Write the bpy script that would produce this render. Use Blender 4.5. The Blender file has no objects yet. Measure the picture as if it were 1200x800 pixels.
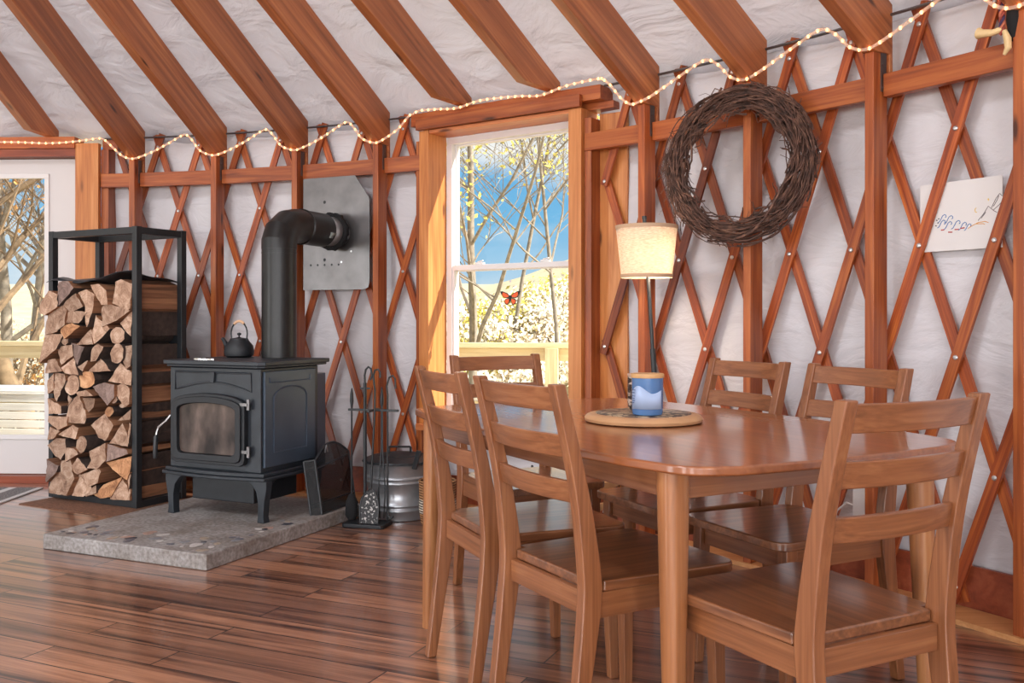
import bpy, bmesh, math, random
from mathutils import Vector, Matrix
rnd = random.Random(7)
C = bpy.context.scene.collection
PI = math.pi
# ------------------------------------------------------------------ measured frame of the room
F = 1100.0; EYE = 1.065; HZ = 373.0            # focal length in px of a 1200 px frame, eye height, horizon row
CX, CY, RP = -3.4216, 0.2122, 5.8446           # yurt centre, radius of the post fronts
A0, DA = 0.17226, 0.098211                     # angle of the first post and step between posts
RL, RFAB = 5.965, 6.03                         # lattice radius, fabric radius
PITCH = 0.56

def ang(k): return A0 + DA * k
def pol(a, r, z=0.0): return Vector((CX + r * math.sin(a), CY + r * math.cos(a), z))
def wallframe(a, r, z=0.0):                    # x = tangent (to the right), y = outward, z = up
    p = pol(a, r, z); s, c = math.sin(a), math.cos(a)
    return Matrix(((c, s, 0, p.x), (-s, c, 0, p.y), (0, 0, 1, p.z), (0, 0, 0, 1)))
def frame2(ex, origin):                        # x = given flat direction, y = its left-hand (away from the viewer), z = up
    ex = Vector((ex[0], ex[1], 0)).normalized(); ey = Vector((-ex.y, ex.x, 0))
    return Matrix(((ex.x, ey.x, 0, origin[0]), (ex.y, ey.y, 0, origin[1]), (0, 0, 1, origin[2]), (0, 0, 0, 1)))
def frame_dir(p, xdir, up=(0, 0, 1)):          # local x along xdir
    x = Vector(xdir).normalized(); y = Vector(up).cross(x)
    if y.length < 1e-5: y = Vector((0, 1, 0))
    y.normalize(); z = x.cross(y)
    return Matrix(((x.x, y.x, z.x, p[0]), (x.y, y.y, z.y, p[1]), (x.z, y.z, z.z, p[2]), (0, 0, 0, 1)))

# ------------------------------------------------------------------ mesh helpers
class MB:
    def __init__(s): s.bm = bmesh.new(); s.mi = 0
    def face(s, vs):
        try:
            f = s.bm.faces.new(vs); f.material_index = s.mi; return f
        except ValueError: return None
    def box(s, c, size, M=None):
        hx, hy, hz = size[0] / 2, size[1] / 2, size[2] / 2
        v = []
        for x in (-1, 1):
            for y in (-1, 1):
                for z in (-1, 1):
                    p = Vector((c[0] + x * hx, c[1] + y * hy, c[2] + z * hz))
                    v.append(s.bm.verts.new(M @ p if M else p))
        for q in ((0, 1, 3, 2), (4, 6, 7, 5), (0, 4, 5, 1), (2, 3, 7, 6), (0, 2, 6, 4), (1, 5, 7, 3)):
            s.face([v[i] for i in q])
        return s
    def prism(s, pts, a, b, axis='y', M=None, side=None):
        """polygon pts (2-D) extruded from a to b along axis"""
        def P(u, w, d):
            p = {'y': Vector((u, d, w)), 'x': Vector((d, u, w)), 'z': Vector((u, w, d))}[axis]
            return M @ p if M else p
        A = [s.bm.verts.new(P(u, w, a)) for u, w in pts]; B = [s.bm.verts.new(P(u, w, b)) for u, w in pts]
        n = len(pts); s.face(A); s.face(B[::-1])
        for i in range(n):
            f = s.face([A[i], B[i], B[(i + 1) % n], A[(i + 1) % n]])
            if f and side is not None: f.material_index = side[i] if isinstance(side, list) else side
        return s
    def tube(s, path, r, n=8, cap=True, closed=False, flat=None):
        path = [Vector(p) for p in path]; m = len(path)
        rs = r if isinstance(r, (list, tuple)) else [r] * m
        t0 = (path[1] - path[0]).normalized()
        u = t0.orthogonal().normalized(); rings = []
        for i, p in enumerate(path):
            if closed: t = (path[(i + 1) % m] - path[i - 1]).normalized()
            elif i == 0: t = t0
            elif i == m - 1: t = (path[-1] - path[-2]).normalized()
            else: t = ((path[i + 1] - p).normalized() + (p - path[i - 1]).normalized()).normalized()
            u = (u - t * u.dot(t))
            u = u.normalized() if u.length > 1e-6 else t.orthogonal().normalized()
            w = t.cross(u)
            ring = []
            for j in range(n):
                a = 2 * PI * j / n + (PI / n)
                ring.append(s.bm.verts.new(p + (u * math.cos(a) + w * math.sin(a)) * rs[i]))
            rings.append(ring)
        for i in range(m - 1 + (1 if closed else 0)):
            A, B = rings[i], rings[(i + 1) % m]
            for j in range(n): s.face([A[j], A[(j + 1) % n], B[(j + 1) % n], B[j]])
        if cap and not closed: s.face(rings[0][::-1]); s.face(rings[-1])
        return s
    def lathe(s, prof, n=24, M=None, a0=0, a1=2 * PI, capends=True):
        full = abs(a1 - a0 - 2 * PI) < 1e-6; m = n if full else n + 1
        rings = []
        for r, z in prof:
            ring = []
            for j in range(m):
                a = a0 + (a1 - a0) * j / n
                p = Vector((r * math.cos(a), r * math.sin(a), z)); ring.append(s.bm.verts.new(M @ p if M else p))
            rings.append(ring)
        for A, B in zip(rings, rings[1:]):
            for j in range(n): s.face([A[j], A[(j + 1) % m], B[(j + 1) % m], B[j]])
        if capends and full: s.face(rings[0][::-1]); s.face(rings[-1])
        return s
    def ball(s, c, r, n=10, M=None):
        sx, sy, sz = r if isinstance(r, (tuple, list)) else (r, r, r)
        T = Matrix.Translation(Vector(c)) @ Matrix.Diagonal((sx, sy, sz, 1))
        if M: T = M @ T
        prof = [(max(1e-4, math.sin(PI * i / (n // 2))), -math.cos(PI * i / (n // 2))) for i in range(n // 2 + 1)]
        return s.lathe(prof, n, T)
    def build(s, name, mat, parent=None, M=None, bevel=0, seg=2, smooth=35, world=False, subsurf=0):
        """verts are in the object's own frame (or in world when world=True); M is the object's matrix"""
        bm = s.bm
        if world and M is not None: bm.transform(M.inverted())
        bmesh.ops.recalc_face_normals(bm, faces=bm.faces)
        me = bpy.data.meshes.new(name); bm.to_mesh(me); bm.free()
        for m in (mat if isinstance(mat, (list, tuple)) else [mat]): me.materials.append(m)
        if smooth: me.shade_smooth(); me.set_sharp_from_angle(angle=math.radians(smooth))
        o = bpy.data.objects.new(name, me); C.objects.link(o)
        if M is not None: o.matrix_world = M
        if parent: put_under(o, parent)
        if bevel:
            b = o.modifiers.new('bevel', 'BEVEL'); b.width = bevel; b.segments = seg; b.limit_method = 'ANGLE'; b.angle_limit = math.radians(40); b.harden_normals = True
        if subsurf:
            b = o.modifiers.new('smooth', 'SUBSURF'); b.levels = b.render_levels = subsurf
        return o
WM = {}
def put_under(o, parent): o.parent = parent
def under(o, parent, Mworld):                  # o has world matrix Mworld; keep it there below parent
    o.parent = parent; o.matrix_local = WM[parent.name].inverted() @ Mworld
def tag(o, label=None, cat=None, group=None, kind=None):
    if label: o['label'] = label
    if cat: o['category'] = cat
    if group: o['group'] = group
    if kind: o['kind'] = kind
    return o
def thing(name, label, cat, M=None, group=None, kind=None):
    o = bpy.data.objects.new(name, None); C.objects.link(o); o.empty_display_size = .1
    if M is not None: o.matrix_world = M
    WM[o.name] = M.copy() if M is not None else Matrix.Identity(4)
    tag(o, label, cat, group, kind); return o
def copy_tree(o, parent=None):
    c = o.copy(); C.objects.link(c); c.parent = parent
    for ch in list(o.children): copy_tree(ch, c)
    return c

# ------------------------------------------------------------------ materials
def lin(r, g, b):
    f = lambda v: (v / 255 / 12.92) if v <= 10 else ((v / 255 + .055) / 1.055) ** 2.4
    return (f(r), f(g), f(b), 1)
class NT:
    def __init__(s, name):
        s.m = bpy.data.materials.new(name); s.m.use_nodes = True; s.t = s.m.node_tree
        s.b = s.t.nodes['Principled BSDF']; s.out = s.t.nodes['Material Output']
    def n(s, typ, **kw):
        x = s.t.nodes.new(typ)
        for k, v in kw.items():
            if k.startswith('i_'):
                key = k[2:].replace('_', ' ')
                x.inputs[int(key) if key.isdigit() else key].default_value = v
            else: setattr(x, k, v)
        return x
    def l(s, a, b): s.t.links.new(a, b)
    def ramp(s, fac, stops):
        r = s.n('ShaderNodeValToRGB'); e = r.color_ramp.elements
        while len(e) < len(stops): e.new(.5)
        for el, (p, c) in zip(e, stops): el.position = p; el.color = c
        s.l(fac, r.inputs[0]); return r.outputs[0]
    def mixc(s, fac, a, b, mode='MIX'):
        m = s.n('ShaderNodeMix', data_type='RGBA', blend_type=mode)
        for sock, v in ((m.inputs[0], fac), (m.inputs[6], a), (m.inputs[7], b)):
            if hasattr(v, 'links'): s.l(v, sock)
            else: sock.default_value = v
        return m.outputs[2]
    def math(s, op, a, b=None):
        m = s.n('ShaderNodeMath', operation=op)
        for i, v in enumerate((a, b)):
            if v is None: continue
            if hasattr(v, 'links'): s.l(v, m.inputs[i])
            else: m.inputs[i].default_value = v
        return m.outputs[0]
    def bump(s, h, strength=.2, dist=.01):
        b = s.n('ShaderNodeBump', i_Strength=strength, i_Distance=dist); s.l(h, b.inputs['Height']); s.l(b.outputs[0], s.b.inputs['Normal'])
def plain(name, col, rough=.5, metal=0, noise=0, nscale=20, bump=0, coat=0, spec=.5):
    t = NT(name); t.b.inputs['Roughness'].default_value = rough; t.b.inputs['Metallic'].default_value = metal
    t.b.inputs['Coat Weight'].default_value = coat; t.b.inputs['Specular IOR Level'].default_value = spec
    if noise or bump:
        tc = t.n('ShaderNodeTexCoord'); nz = t.n('ShaderNodeTexNoise', i_Scale=nscale, i_Detail=5.0); t.l(tc.outputs['Object'], nz.inputs['Vector'])
        d = tuple(c * (1 - noise) for c in col[:3]) + (1,); b = tuple(min(1, c * (1 + noise)) for c in col[:3]) + (1,)
        t.l(t.ramp(nz.outputs[0], [(.3, d), (.7, b)]), t.b.inputs['Base Color'])
        if bump: t.bump(nz.outputs[0], bump, .005)
    else: t.b.inputs['Base Color'].default_value = col
    return t.m
def wood(name, c1, c2, c3, axis='X', along=1.6, across=26, rough=.42, rv=.18, knots=False, coat=0, coatr=.14, bump=.08, rot=None, spec=.5):
    t = NT(name); tc = t.n('ShaderNodeTexCoord'); oi = t.n('ShaderNodeObjectInfo')
    off = t.n('ShaderNodeVectorMath', operation='ADD'); mul = t.math('MULTIPLY', oi.outputs['Random'], 23.7)
    src = tc.outputs['Object']
    if rot:
        mp0 = t.n('ShaderNodeMapping'); mp0.inputs['Rotation'].default_value = rot; t.l(src, mp0.inputs[0]); src = mp0.outputs[0]
    t.l(src, off.inputs[0]); t.l(mul, off.inputs[1])
    sc = [across] * 3; sc['XYZ'.index(axis)] = along
    mp = t.n('ShaderNodeMapping'); mp.inputs['Scale'].default_value = sc; t.l(off.outputs[0], mp.inputs[0])
    nz = t.n('ShaderNodeTexNoise', i_Scale=1.0, i_Detail=4.0, i_Roughness=.55, i_Distortion=.9); t.l(mp.outputs[0], nz.inputs['Vector'])
    mp2 = t.n('ShaderNodeMapping'); mp2.inputs['Scale'].default_value = [v * 4 if v == across else v * 2 for v in sc]; t.l(off.outputs[0], mp2.inputs[0])
    n2 = t.n('ShaderNodeTexNoise', i_Scale=1.0, i_Detail=2.0); t.l(mp2.outputs[0], n2.inputs['Vector'])
    fac = t.math('ADD', t.math('MULTIPLY', nz.outputs[0], .75), t.math('MULTIPLY', n2.outputs[0], .25))
    col = t.ramp(fac, [(.32, c1), (.5, c2), (.68, c3)])
    if knots:
        mk = t.n('ShaderNodeMapping'); ks = [9.0] * 3; ks['XYZ'.index(axis)] = 2.2; mk.inputs['Scale'].default_value = ks; t.l(off.outputs[0], mk.inputs[0])
        vo = t.n('ShaderNodeTexVoronoi', i_Scale=1.0); t.l(mk.outputs[0], vo.inputs['Vector'])
        k = t.ramp(vo.outputs['Distance'], [(.05, (1, 1, 1, 1)), (.13, (0, 0, 0, 1))])
        col = t.mixc(k, col, tuple(v * .35 for v in c1[:3]) + (1,))
    hs = t.n('ShaderNodeHueSaturation'); t.l(col, hs.inputs['Color'])
    t.l(t.math('ADD', t.math('MULTIPLY', oi.outputs['Random'], rv), 1 - rv / 2), hs.inputs['Value'])
    t.l(hs.outputs[0], t.b.inputs['Base Color'])
    t.b.inputs['Roughness'].default_value = rough; t.b.inputs['Coat Weight'].default_value = coat; t.b.inputs['Coat Roughness'].default_value = coatr
    t.b.inputs['Specular IOR Level'].default_value = spec
    if bump: t.bump(fac, bump, .004)
    return t.m
def fabric(name, col, bumps=.5):
    t = NT(name); tc = t.n('ShaderNodeTexCoord')
    mp = t.n('ShaderNodeMapping'); mp.inputs['Scale'].default_value = (1.6, 1.6, 3.4); t.l(tc.outputs['Object'], mp.inputs[0])
    nz = t.n('ShaderNodeTexNoise', i_Scale=2.2, i_Detail=5.0, i_Roughness=.5, i_Distortion=.8); t.l(mp.outputs[0], nz.inputs['Vector'])
    t.b.inputs['Base Color'].default_value = col; t.b.inputs['Roughness'].default_value = .75; t.b.inputs['Specular IOR Level'].default_value = .25
    t.bump(nz.outputs[0], bumps, .05); return t.m
FIR = (lin(122, 58, 28), lin(158, 80, 38), lin(186, 108, 54))
M_firX = wood('fir along x', *FIR, axis='X', knots=True); M_firZ = wood('fir along z', *FIR, axis='Z', knots=True)
M_rafter = wood('rafter fir', lin(136, 78, 46), lin(172, 102, 60), lin(200, 130, 80), axis='X', knots=True, along=.9, across=20, rv=.16)
M_lath = wood('lath fir', lin(108, 46, 24), lin(150, 70, 33), lin(188, 104, 48), axis='X', rv=.7, across=40)
M_jamb = wood('pale fir', lin(176, 102, 50), lin(202, 128, 68), lin(218, 150, 90), axis='Z', knots=True, rv=.08)
M_jambX = wood('pale fir x', lin(164, 88, 48), lin(188, 108, 62), lin(206, 130, 80), axis='X', knots=True, rv=.08)
M_plate = wood('light plywood', lin(190, 130, 80), lin(208, 150, 98), lin(220, 168, 116), axis='X', rv=.05)
M_base = wood('dark cedar', lin(112, 50, 30), lin(140, 66, 40), lin(158, 84, 54), axis='X', rv=.05, across=14)
CH = (lin(114, 68, 38), lin(138, 84, 50), lin(156, 102, 64))
M_chX = wood('chair wood x', *CH, axis='X', rough=.4, rv=.08, coat=.5, across=55, bump=.03); M_chY = wood('chair wood y', *CH, axis='Y', rough=.4, rv=.08, coat=.5, across=55, bump=.03)
M_chZ = wood('chair wood z', *CH, axis='Z', rough=.4, rv=.08, coat=.5, across=55, bump=.03)
M_seat = wood('seat wood', lin(92, 54, 32), lin(122, 74, 44), lin(146, 94, 60), axis='Y', rough=.36, rv=.06, coat=1.0, across=40, bump=.02)
M_table = wood('table top wood', lin(126, 70, 36), lin(146, 83, 44), lin(160, 96, 54), axis='Y', rough=.36, rv=0, coat=1.0, along=1.0, across=26, bump=.0)
M_leg = wood('table leg wood', lin(132, 82, 46), lin(160, 102, 60), lin(178, 122, 76), axis='Z', rough=.38, rv=.05, coat=.2)
M_deck = wood('pale lumber', lin(206, 182, 140), lin(226, 206, 164), lin(238, 222, 186), axis='X', rough=.7, rv=.1)
M_deckZ = wood('pale lumber z', lin(196, 172, 130), lin(220, 198, 156), lin(236, 218, 182), axis='Z', rough=.7, rv=.1)
M_bench = wood('whitewashed lumber', lin(214, 212, 206), lin(232, 230, 226), lin(244, 243, 240), axis='X', rough=.7, rv=.1)
M_wallfab = fabric('white liner fabric', lin(214, 211, 214), .55)
M_rooffab = fabric('white roof fabric', lin(228, 228, 232), 1.3)
_t = M_rooffab.node_tree; _tl = _t.nodes.new('ShaderNodeBsdfTranslucent'); _tl.inputs[0].default_value = lin(232, 232, 236); _mx = _t.nodes.new('ShaderNodeMixShader'); _mx.inputs[0].default_value = .30
_t.links.new(_t.nodes['Principled BSDF'].outputs[0], _mx.inputs[1]); _t.links.new(_tl.outputs[0], _mx.inputs[2]); _t.links.new(_mx.outputs[0], _t.nodes['Material Output'].inputs[0])
M_white = plain('white vinyl', lin(226, 222, 220), .4)
M_doorw = plain('painted door', lin(214, 208, 206), .45)
M_black = plain('black powder coated steel', lin(34, 37, 40), .42, 0, .15, 30)
M_iron = plain('cast iron', lin(40, 45, 51), .42, .15, .22, 14, .12)
M_irond = plain('dark cast iron', lin(30, 33, 37), .5, .1, .2, 30, .1)
M_ironlit = plain('stove side panel', lin(66, 78, 92), .38, .25, .1, 8)  # cast iron with the bluish light on its side put into the colour
M_pipe = plain('black stove pipe', lin(30, 30, 30), .36, .2, .2, 16)
M_chrome = plain('bright steel', lin(205, 205, 205), .2, 1)
M_plate_steel = plain('galvanised sheet', lin(120, 118, 118), .38, .85, .16, 9)
M_galv = plain('galvanised bucket steel', lin(168, 170, 174), .34, .65, .14, 12)
M_bolt = plain('bolt steel', lin(215, 215, 215), .3, .8)
M_tarp = plain('black tarp', lin(34, 37, 42), .4, 0, .2, 20)
M_cord = plain('black rubber', lin(24, 24, 24), .6)
M_bone = plain('bone', lin(222, 192, 140), .5, 0, .15, 40)
M_matdark = plain('brown door mat', lin(118, 82, 62), .9, 0, .4, 90, .6)
M_soot = plain('black cloth', lin(20, 20, 22), .9)

def floor_mat():
    t = NT('bamboo plank floor'); tc = t.n('ShaderNodeTexCoord')
    mp = t.n('ShaderNodeMapping'); mp.inputs['Rotation'].default_value = (0, 0, math.radians(24.2)); t.l(tc.outputs['Object'], mp.inputs[0])
    def brick(c1, c2, mort):
        b = t.n('ShaderNodeTexBrick', offset=.37, offset_frequency=2, i_Scale=1.0)
        b.inputs['Brick Width'].default_value = 1.1; b.inputs['Row Height'].default_value = .128
        b.inputs['Mortar Size'].default_value = .003; b.inputs['Mortar Smooth'].default_value = .2
        b.inputs['Color1'].default_value = c1; b.inputs['Color2'].default_value = c2; b.inputs['Mortar'].default_value = mort
        t.l(mp.outputs[0], b.inputs['Vector']); return b
    b1 = brick(lin(134, 92, 72), lin(196, 142, 110), lin(40, 22, 16))
    b2 = brick((0, 0, 0, 1), (1, 1, 1, 1), (.5, .5, .5, 1))
    off = t.n('ShaderNodeVectorMath', operation='MULTIPLY_ADD'); t.l(b2.outputs[0], off.inputs[0]); off.inputs[1].default_value = (9, 5, 3); t.l(mp.outputs[0], off.inputs[2])
    m2 = t.n('ShaderNodeMapping'); m2.inputs['Scale'].default_value = (.7, 19, 1); t.l(off.outputs[0], m2.inputs[0])
    nz = t.n('ShaderNodeTexNoise', i_Scale=1.0, i_Detail=3.0, i_Roughness=.55, i_Distortion=.4); t.l(m2.outputs[0], nz.inputs['Vector'])
    streak = t.ramp(nz.outputs[0], [(.345, lin(84, 66, 68)), (.43, lin(196, 186, 182)), (.56, lin(255, 250, 246))])
    col = t.mixc(1.0, b1.outputs[0], streak, 'MULTIPLY')
    m3 = t.n('ShaderNodeMapping'); m3.inputs['Scale'].default_value = (6, 160, 1); t.l(off.outputs[0], m3.inputs[0])
    n3 = t.n('ShaderNodeTexNoise', i_Scale=1.0, i_Detail=2.0); t.l(m3.outputs[0], n3.inputs['Vector'])
    col = t.mixc(1.0, col, t.ramp(n3.outputs[0], [(.3, lin(215, 205, 200)), (.7, (1, 1, 1, 1))]), 'MULTIPLY')
    t.l(col, t.b.inputs['Base Color']); t.b.inputs['Roughness'].default_value = .3; t.b.inputs['Coat Weight'].default_value = 1.0; t.b.inputs['Coat Roughness'].default_value = .17
    inv = t.math('SUBTRACT', 1.0, b1.outputs['Fac']); t.bump(t.math('ADD', inv, t.math('MULTIPLY', nz.outputs[0], .12)), .25, .002)
    return t.m
M_floor = floor_mat()
def concrete():
    t = NT('hearth concrete'); tc = t.n('ShaderNodeTexCoord')
    n1 = t.n('ShaderNodeTexNoise', i_Scale=5.0, i_Detail=6.0, i_Roughness=.6); t.l(tc.outputs['Object'], n1.inputs['Vector'])
    n2 = t.n('ShaderNodeTexNoise', i_Scale=60.0, i_Detail=3.0); t.l(tc.outputs['Object'], n2.inputs['Vector'])
    c = t.ramp(n1.outputs[0], [(.3, lin(136, 126, 118)), (.55, lin(166, 162, 160)), (.75, lin(184, 180, 178))])
    c = t.mixc(1.0, c, t.ramp(n2.outputs[0], [(.3, lin(190, 185, 180)), (.7, (1, 1, 1, 1))]), 'MULTIPLY')
    t.l(c, t.b.inputs['Base Color']); t.b.inputs['Roughness'].default_value = .55; t.bump(n2.outputs[0], .25, .003); return t.m
M_conc = concrete()
def glass_mat(name, tint=(.97, .985, .98, 1), gl=.06, rough=.0):
    t = NT(name); tr = t.n('ShaderNodeBsdfTransparent', i_Color=tint); g = t.n('ShaderNodeBsdfGlossy', i_Roughness=rough); mx = t.n('ShaderNodeMixShader', i_0=gl)
    fr = t.n('ShaderNodeFresnel', i_IOR=1.45); gm = t.n('ShaderNodeNewGeometry'); t.l(t.math('MULTIPLY', t.math('SUBTRACT', 1.0, gm.outputs['Backfacing']), t.math('MULTIPLY', fr.outputs[0], gl / .06)), mx.inputs[0])
    t.l(tr.outputs[0], mx.inputs[1]); t.l(g.outputs[0], mx.inputs[2]); t.l(mx.outputs[0], t.out.inputs[0]); return t.m
M_glass = glass_mat('window glass')
def emit(name, col, s):
    t = NT(name); t.b.inputs['Base Color'].default_value = col; t.b.inputs['Emission Color'].default_value = col; t.b.inputs['Emission Strength'].default_value = s; return t.m
M_bulb = emit('warm fairy bulb', (1, .50, .20, 1), 3.6)
M_filament = emit('warm lamp bulb', (1, .82, .62, 1), 22)
def ropetube():
    t = NT('clear rope tube'); tr = t.n('ShaderNodeBsdfTransparent', i_Color=(1, .93, .86, 1)); mx = t.n('ShaderNodeMixShader', i_0=.38)
    t.b.inputs['Base Color'].default_value = lin(250, 226, 205); t.b.inputs['Roughness'].default_value = .25
    t.l(tr.outputs[0], mx.inputs[1]); t.l(t.b.outputs[0], mx.inputs[2]); t.l(mx.outputs[0], t.out.inputs[0]); return t.m
M_rope = ropetube()
def linen():
    t = NT('linen lamp shade'); tc = t.n('ShaderNodeTexCoord')
    mp = t.n('ShaderNodeMapping'); mp.inputs['Scale'].default_value = (60, 60, 400); t.l(tc.outputs['Object'], mp.inputs[0])
    n1 = t.n('ShaderNodeTexNoise', i_Scale=1.0, i_Detail=2.0); t.l(mp.outputs[0], n1.inputs['Vector'])
    c = t.ramp(n1.outputs[0], [(.3, lin(214, 196, 176)), (.7, lin(246, 236, 222))])
    d = t.n('ShaderNodeBsdfDiffuse'); tl = t.n('ShaderNodeBsdfTranslucent'); mx = t.n('ShaderNodeMixShader', i_0=.5)
    t.l(c, d.inputs[0]); t.l(c, tl.inputs[0]); t.l(d.outputs[0], mx.inputs[1]); t.l(tl.outputs[0], mx.inputs[2]); t.l(mx.outputs[0], t.out.inputs[0]); return t.m
M_linen = linen()
def logend(name, c1, c2, c3):
    t = NT(name); tc = t.n('ShaderNodeTexCoord'); oi = t.n('ShaderNodeObjectInfo')
    off = t.n('ShaderNodeVectorMath', operation='ADD'); t.l(tc.outputs['Object'], off.inputs[0]); t.l(t.math('MULTIPLY', oi.outputs['Random'], 31.0), off.inputs[1])
    n1 = t.n('ShaderNodeTexNoise', i_Scale=14.0, i_Detail=6.0, i_Roughness=.65, i_Distortion=1.2); t.l(off.outputs[0], n1.inputs['Vector'])
    mp = t.n('ShaderNodeMapping'); mp.inputs['Scale'].default_value = (1, 1, 1); t.l(tc.outputs['Object'], mp.inputs[0])
    wv = t.n('ShaderNodeTexWave', wave_type='RINGS', rings_direction='Y', i_Scale=22.0, i_Distortion=3.0, i_Detail=2.0); t.l(mp.outputs[0], wv.inputs['Vector'])
    f = t.math('ADD', t.math('MULTIPLY', n1.outputs[0], .95), t.math('MULTIPLY', wv.outputs['Fac'], .05))
    c = t.ramp(f, [(.3, c1), (.5, c2), (.7, c3)])
    hs = t.n('ShaderNodeHueSaturation'); t.l(c, hs.inputs['Color']); t.l(t.math('ADD', t.math('MULTIPLY', oi.outputs['Random'], .45), .75), hs.inputs['Value'])
    t.l(hs.outputs[0], t.b.inputs['Base Color']); t.b.inputs['Roughness'].default_value = .85; t.bump(n1.outputs[0], .5, .006); return t.m
M_logend = [logend('split log end', lin(118, 86, 68), lin(172, 138, 114), lin(208, 180, 158)), logend('orange log end', lin(120, 78, 52), lin(184, 132, 92), lin(214, 168, 126)), logend('grey log end', lin(96, 78, 72), lin(140, 116, 106), lin(170, 146, 136))]
M_logside = wood('split log side', lin(90, 58, 40), lin(136, 92, 64), lin(164, 116, 82), axis='Y', rough=.85, rv=.4, across=34, bump=.4)
M_bark = plain('log bark', lin(62, 48, 42), .95, 0, .45, 26, .8)
def twig():
    t = NT('grapevine twig'); tc = t.n('ShaderNodeTexCoord'); nz = t.n('ShaderNodeTexNoise', i_Scale=30.0, i_Detail=4.0); t.l(tc.outputs['Object'], nz.inputs['Vector'])
    t.l(t.ramp(nz.outputs[0], [(.3, lin(50, 34, 28)), (.55, lin(96, 66, 54)), (.8, lin(140, 104, 84))]), t.b.inputs['Base Color']); t.b.inputs['Roughness'].default_value = .75; return t.m
M_twig = twig()
def screenmesh():
    t = NT('fine wire mesh'); tr = t.n('ShaderNodeBsdfTransparent'); mx = t.n('ShaderNodeMixShader', i_0=.62)
    t.b.inputs['Base Color'].default_value = lin(18, 18, 20); t.b.inputs['Roughness'].default_value = .6
    t.l(tr.outputs[0], mx.inputs[1]); t.l(t.b.outputs[0], mx.inputs[2]); t.l(mx.outputs[0], t.out.inputs[0]); return t.m
M_mesh = screenmesh()
def wicker(name, c1, c2):
    t = NT(name); tc = t.n('ShaderNodeTexCoord')
    w = t.n('ShaderNodeTexWave', bands_direction='Z', i_Scale=22.0, i_Distortion=2.0, i_Detail=2.0); w.inputs['Detail Scale'].default_value = 8; t.l(tc.outputs['Object'], w.inputs['Vector'])
    t.l(t.ramp(w.outputs['Fac'], [(.1, c1), (.8, c2)]), t.b.inputs['Base Color']); t.b.inputs['Roughness'].default_value = .8; t.bump(w.outputs['Fac'], .8, .01); return t.m
M_wicker = wicker('wicker', lin(110, 70, 42), lin(186, 138, 92)); M_wickerb = wicker('pale wicker', lin(70, 58, 50), lin(226, 214, 196))
def mosaic():
    t = NT('dark floral inlay'); tc = t.n('ShaderNodeTexCoord'); v = t.n('ShaderNodeTexVoronoi', i_Scale=75.0); t.l(tc.outputs['Object'], v.inputs['Vector'])
    t.l(t.ramp(v.outputs['Color'], [(.35, lin(46, 40, 44)), (.5, lin(92, 78, 70)), (.72, lin(190, 170, 140))]), t.b.inputs['Base Color']); t.b.inputs['Roughness'].default_value = .4; return t.m
M_mosaic = mosaic()

# ------------------------------------------------------------------ the setting
def struct(o): o['kind'] = 'structure'; return o
def struct_thing(name, M=None): return thing(name, None, None, M, kind='structure')
mb = MB(); n = 96
ring = [mb.bm.verts.new(pol(2 * PI * i / n, 6.08, 0)) for i in range(n)]; rb = [mb.bm.verts.new(pol(2 * PI * i / n, 6.08, -.08)) for i in range(n)]
mb.face(ring); mb.face(rb)
for i in range(n): mb.face([ring[i], rb[i], rb[(i + 1) % n], ring[(i + 1) % n]])
struct(mb.build('floor', M_floor, smooth=0))

def wrinkle(a, z):
    s = a * 6.0
    return .008 * math.sin(z * 9 + 2.3 * math.sin(s * 2.1)) * math.sin(s * 3.1 + z * 1.7) + .006 * math.sin(s * 7 + 3 * z) * math.sin(z * 3.3 + s)
def fabwall(name, a_lo, a_hi, z_lo, z_hi):
    m = MB(); na = max(2, int((a_hi - a_lo) / math.radians(.45))); nz = max(2, int((z_hi - z_lo) / .05)); g = []
    for i in range(na + 1):
        a = a_lo + (a_hi - a_lo) * i / na
        g.append([m.bm.verts.new(pol(a, RFAB + wrinkle(a, z_lo + (z_hi - z_lo) * j / nz), z_lo + (z_hi - z_lo) * j / nz)) for j in range(nz + 1)])
    for i in range(na):
        for j in range(nz): m.face([g[i][j], g[i + 1][j], g[i + 1][j + 1], g[i][j + 1]])
    o = m.build(name, M_wallfab, smooth=180)
    b = o.modifiers.new('thick', 'SOLIDIFY'); b.thickness = .012; b.offset = 1
    return struct(o)
A_D = math.radians(2.0); A_W = math.radians(34.65)          # door and window centre angles
aW0, aW1 = A_W - .545 / RFAB, A_W + .565 / RFAB; aD0, aD1 = A_D - .60 / RFAB, A_D + .53 / RFAB
ZT = 2.245
fabwall('wall_left', math.radians(-32), aD0, -.02, ZT); fabwall('wall_back', aD1, aW0, -.02, ZT)
fabwall('wall_right', aW1, math.radians(150), -.02, ZT); fabwall('wall_window', aW0, aW1, -.02, .47)
# roof liner: a cone that sags a little between the rafters
m = MB(); na = 720; rr = [6.05, 5.9, 5.75, 5.6, 5.45, 5.3, 5.1, 4.9, 4.7, 4.5, 4.2, 3.9, 3.5, 3.0, 2.4, 1.8, 1.2, .75]; g = []
def roofz(r): return 2.08 + .255 + PITCH * (RP - r) + .004
for i in range(na):
    a = 2 * PI * i / na; kf = (a - A0) / DA; fr = kf - math.floor(kf); row = []
    for r in rr:
        sag = -.022 * math.sin(PI * fr) ** 2 + .010 * math.sin(PI * fr) * (math.sin(r * 16 + 9 * fr + 5 * math.sin(a * 11)) * .6 + math.sin(r * 31 - 7 * fr + a * 40) * .4)
        row.append(m.bm.verts.new(pol(a, r, roofz(r) + sag * min(1, r / 5))))
    g.append(row)
for i in range(na):
    for j in range(len(rr) - 1): m.face([g[i][j], g[(i + 1) % na][j], g[(i + 1) % na][j + 1], g[i][j + 1]])
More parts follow.
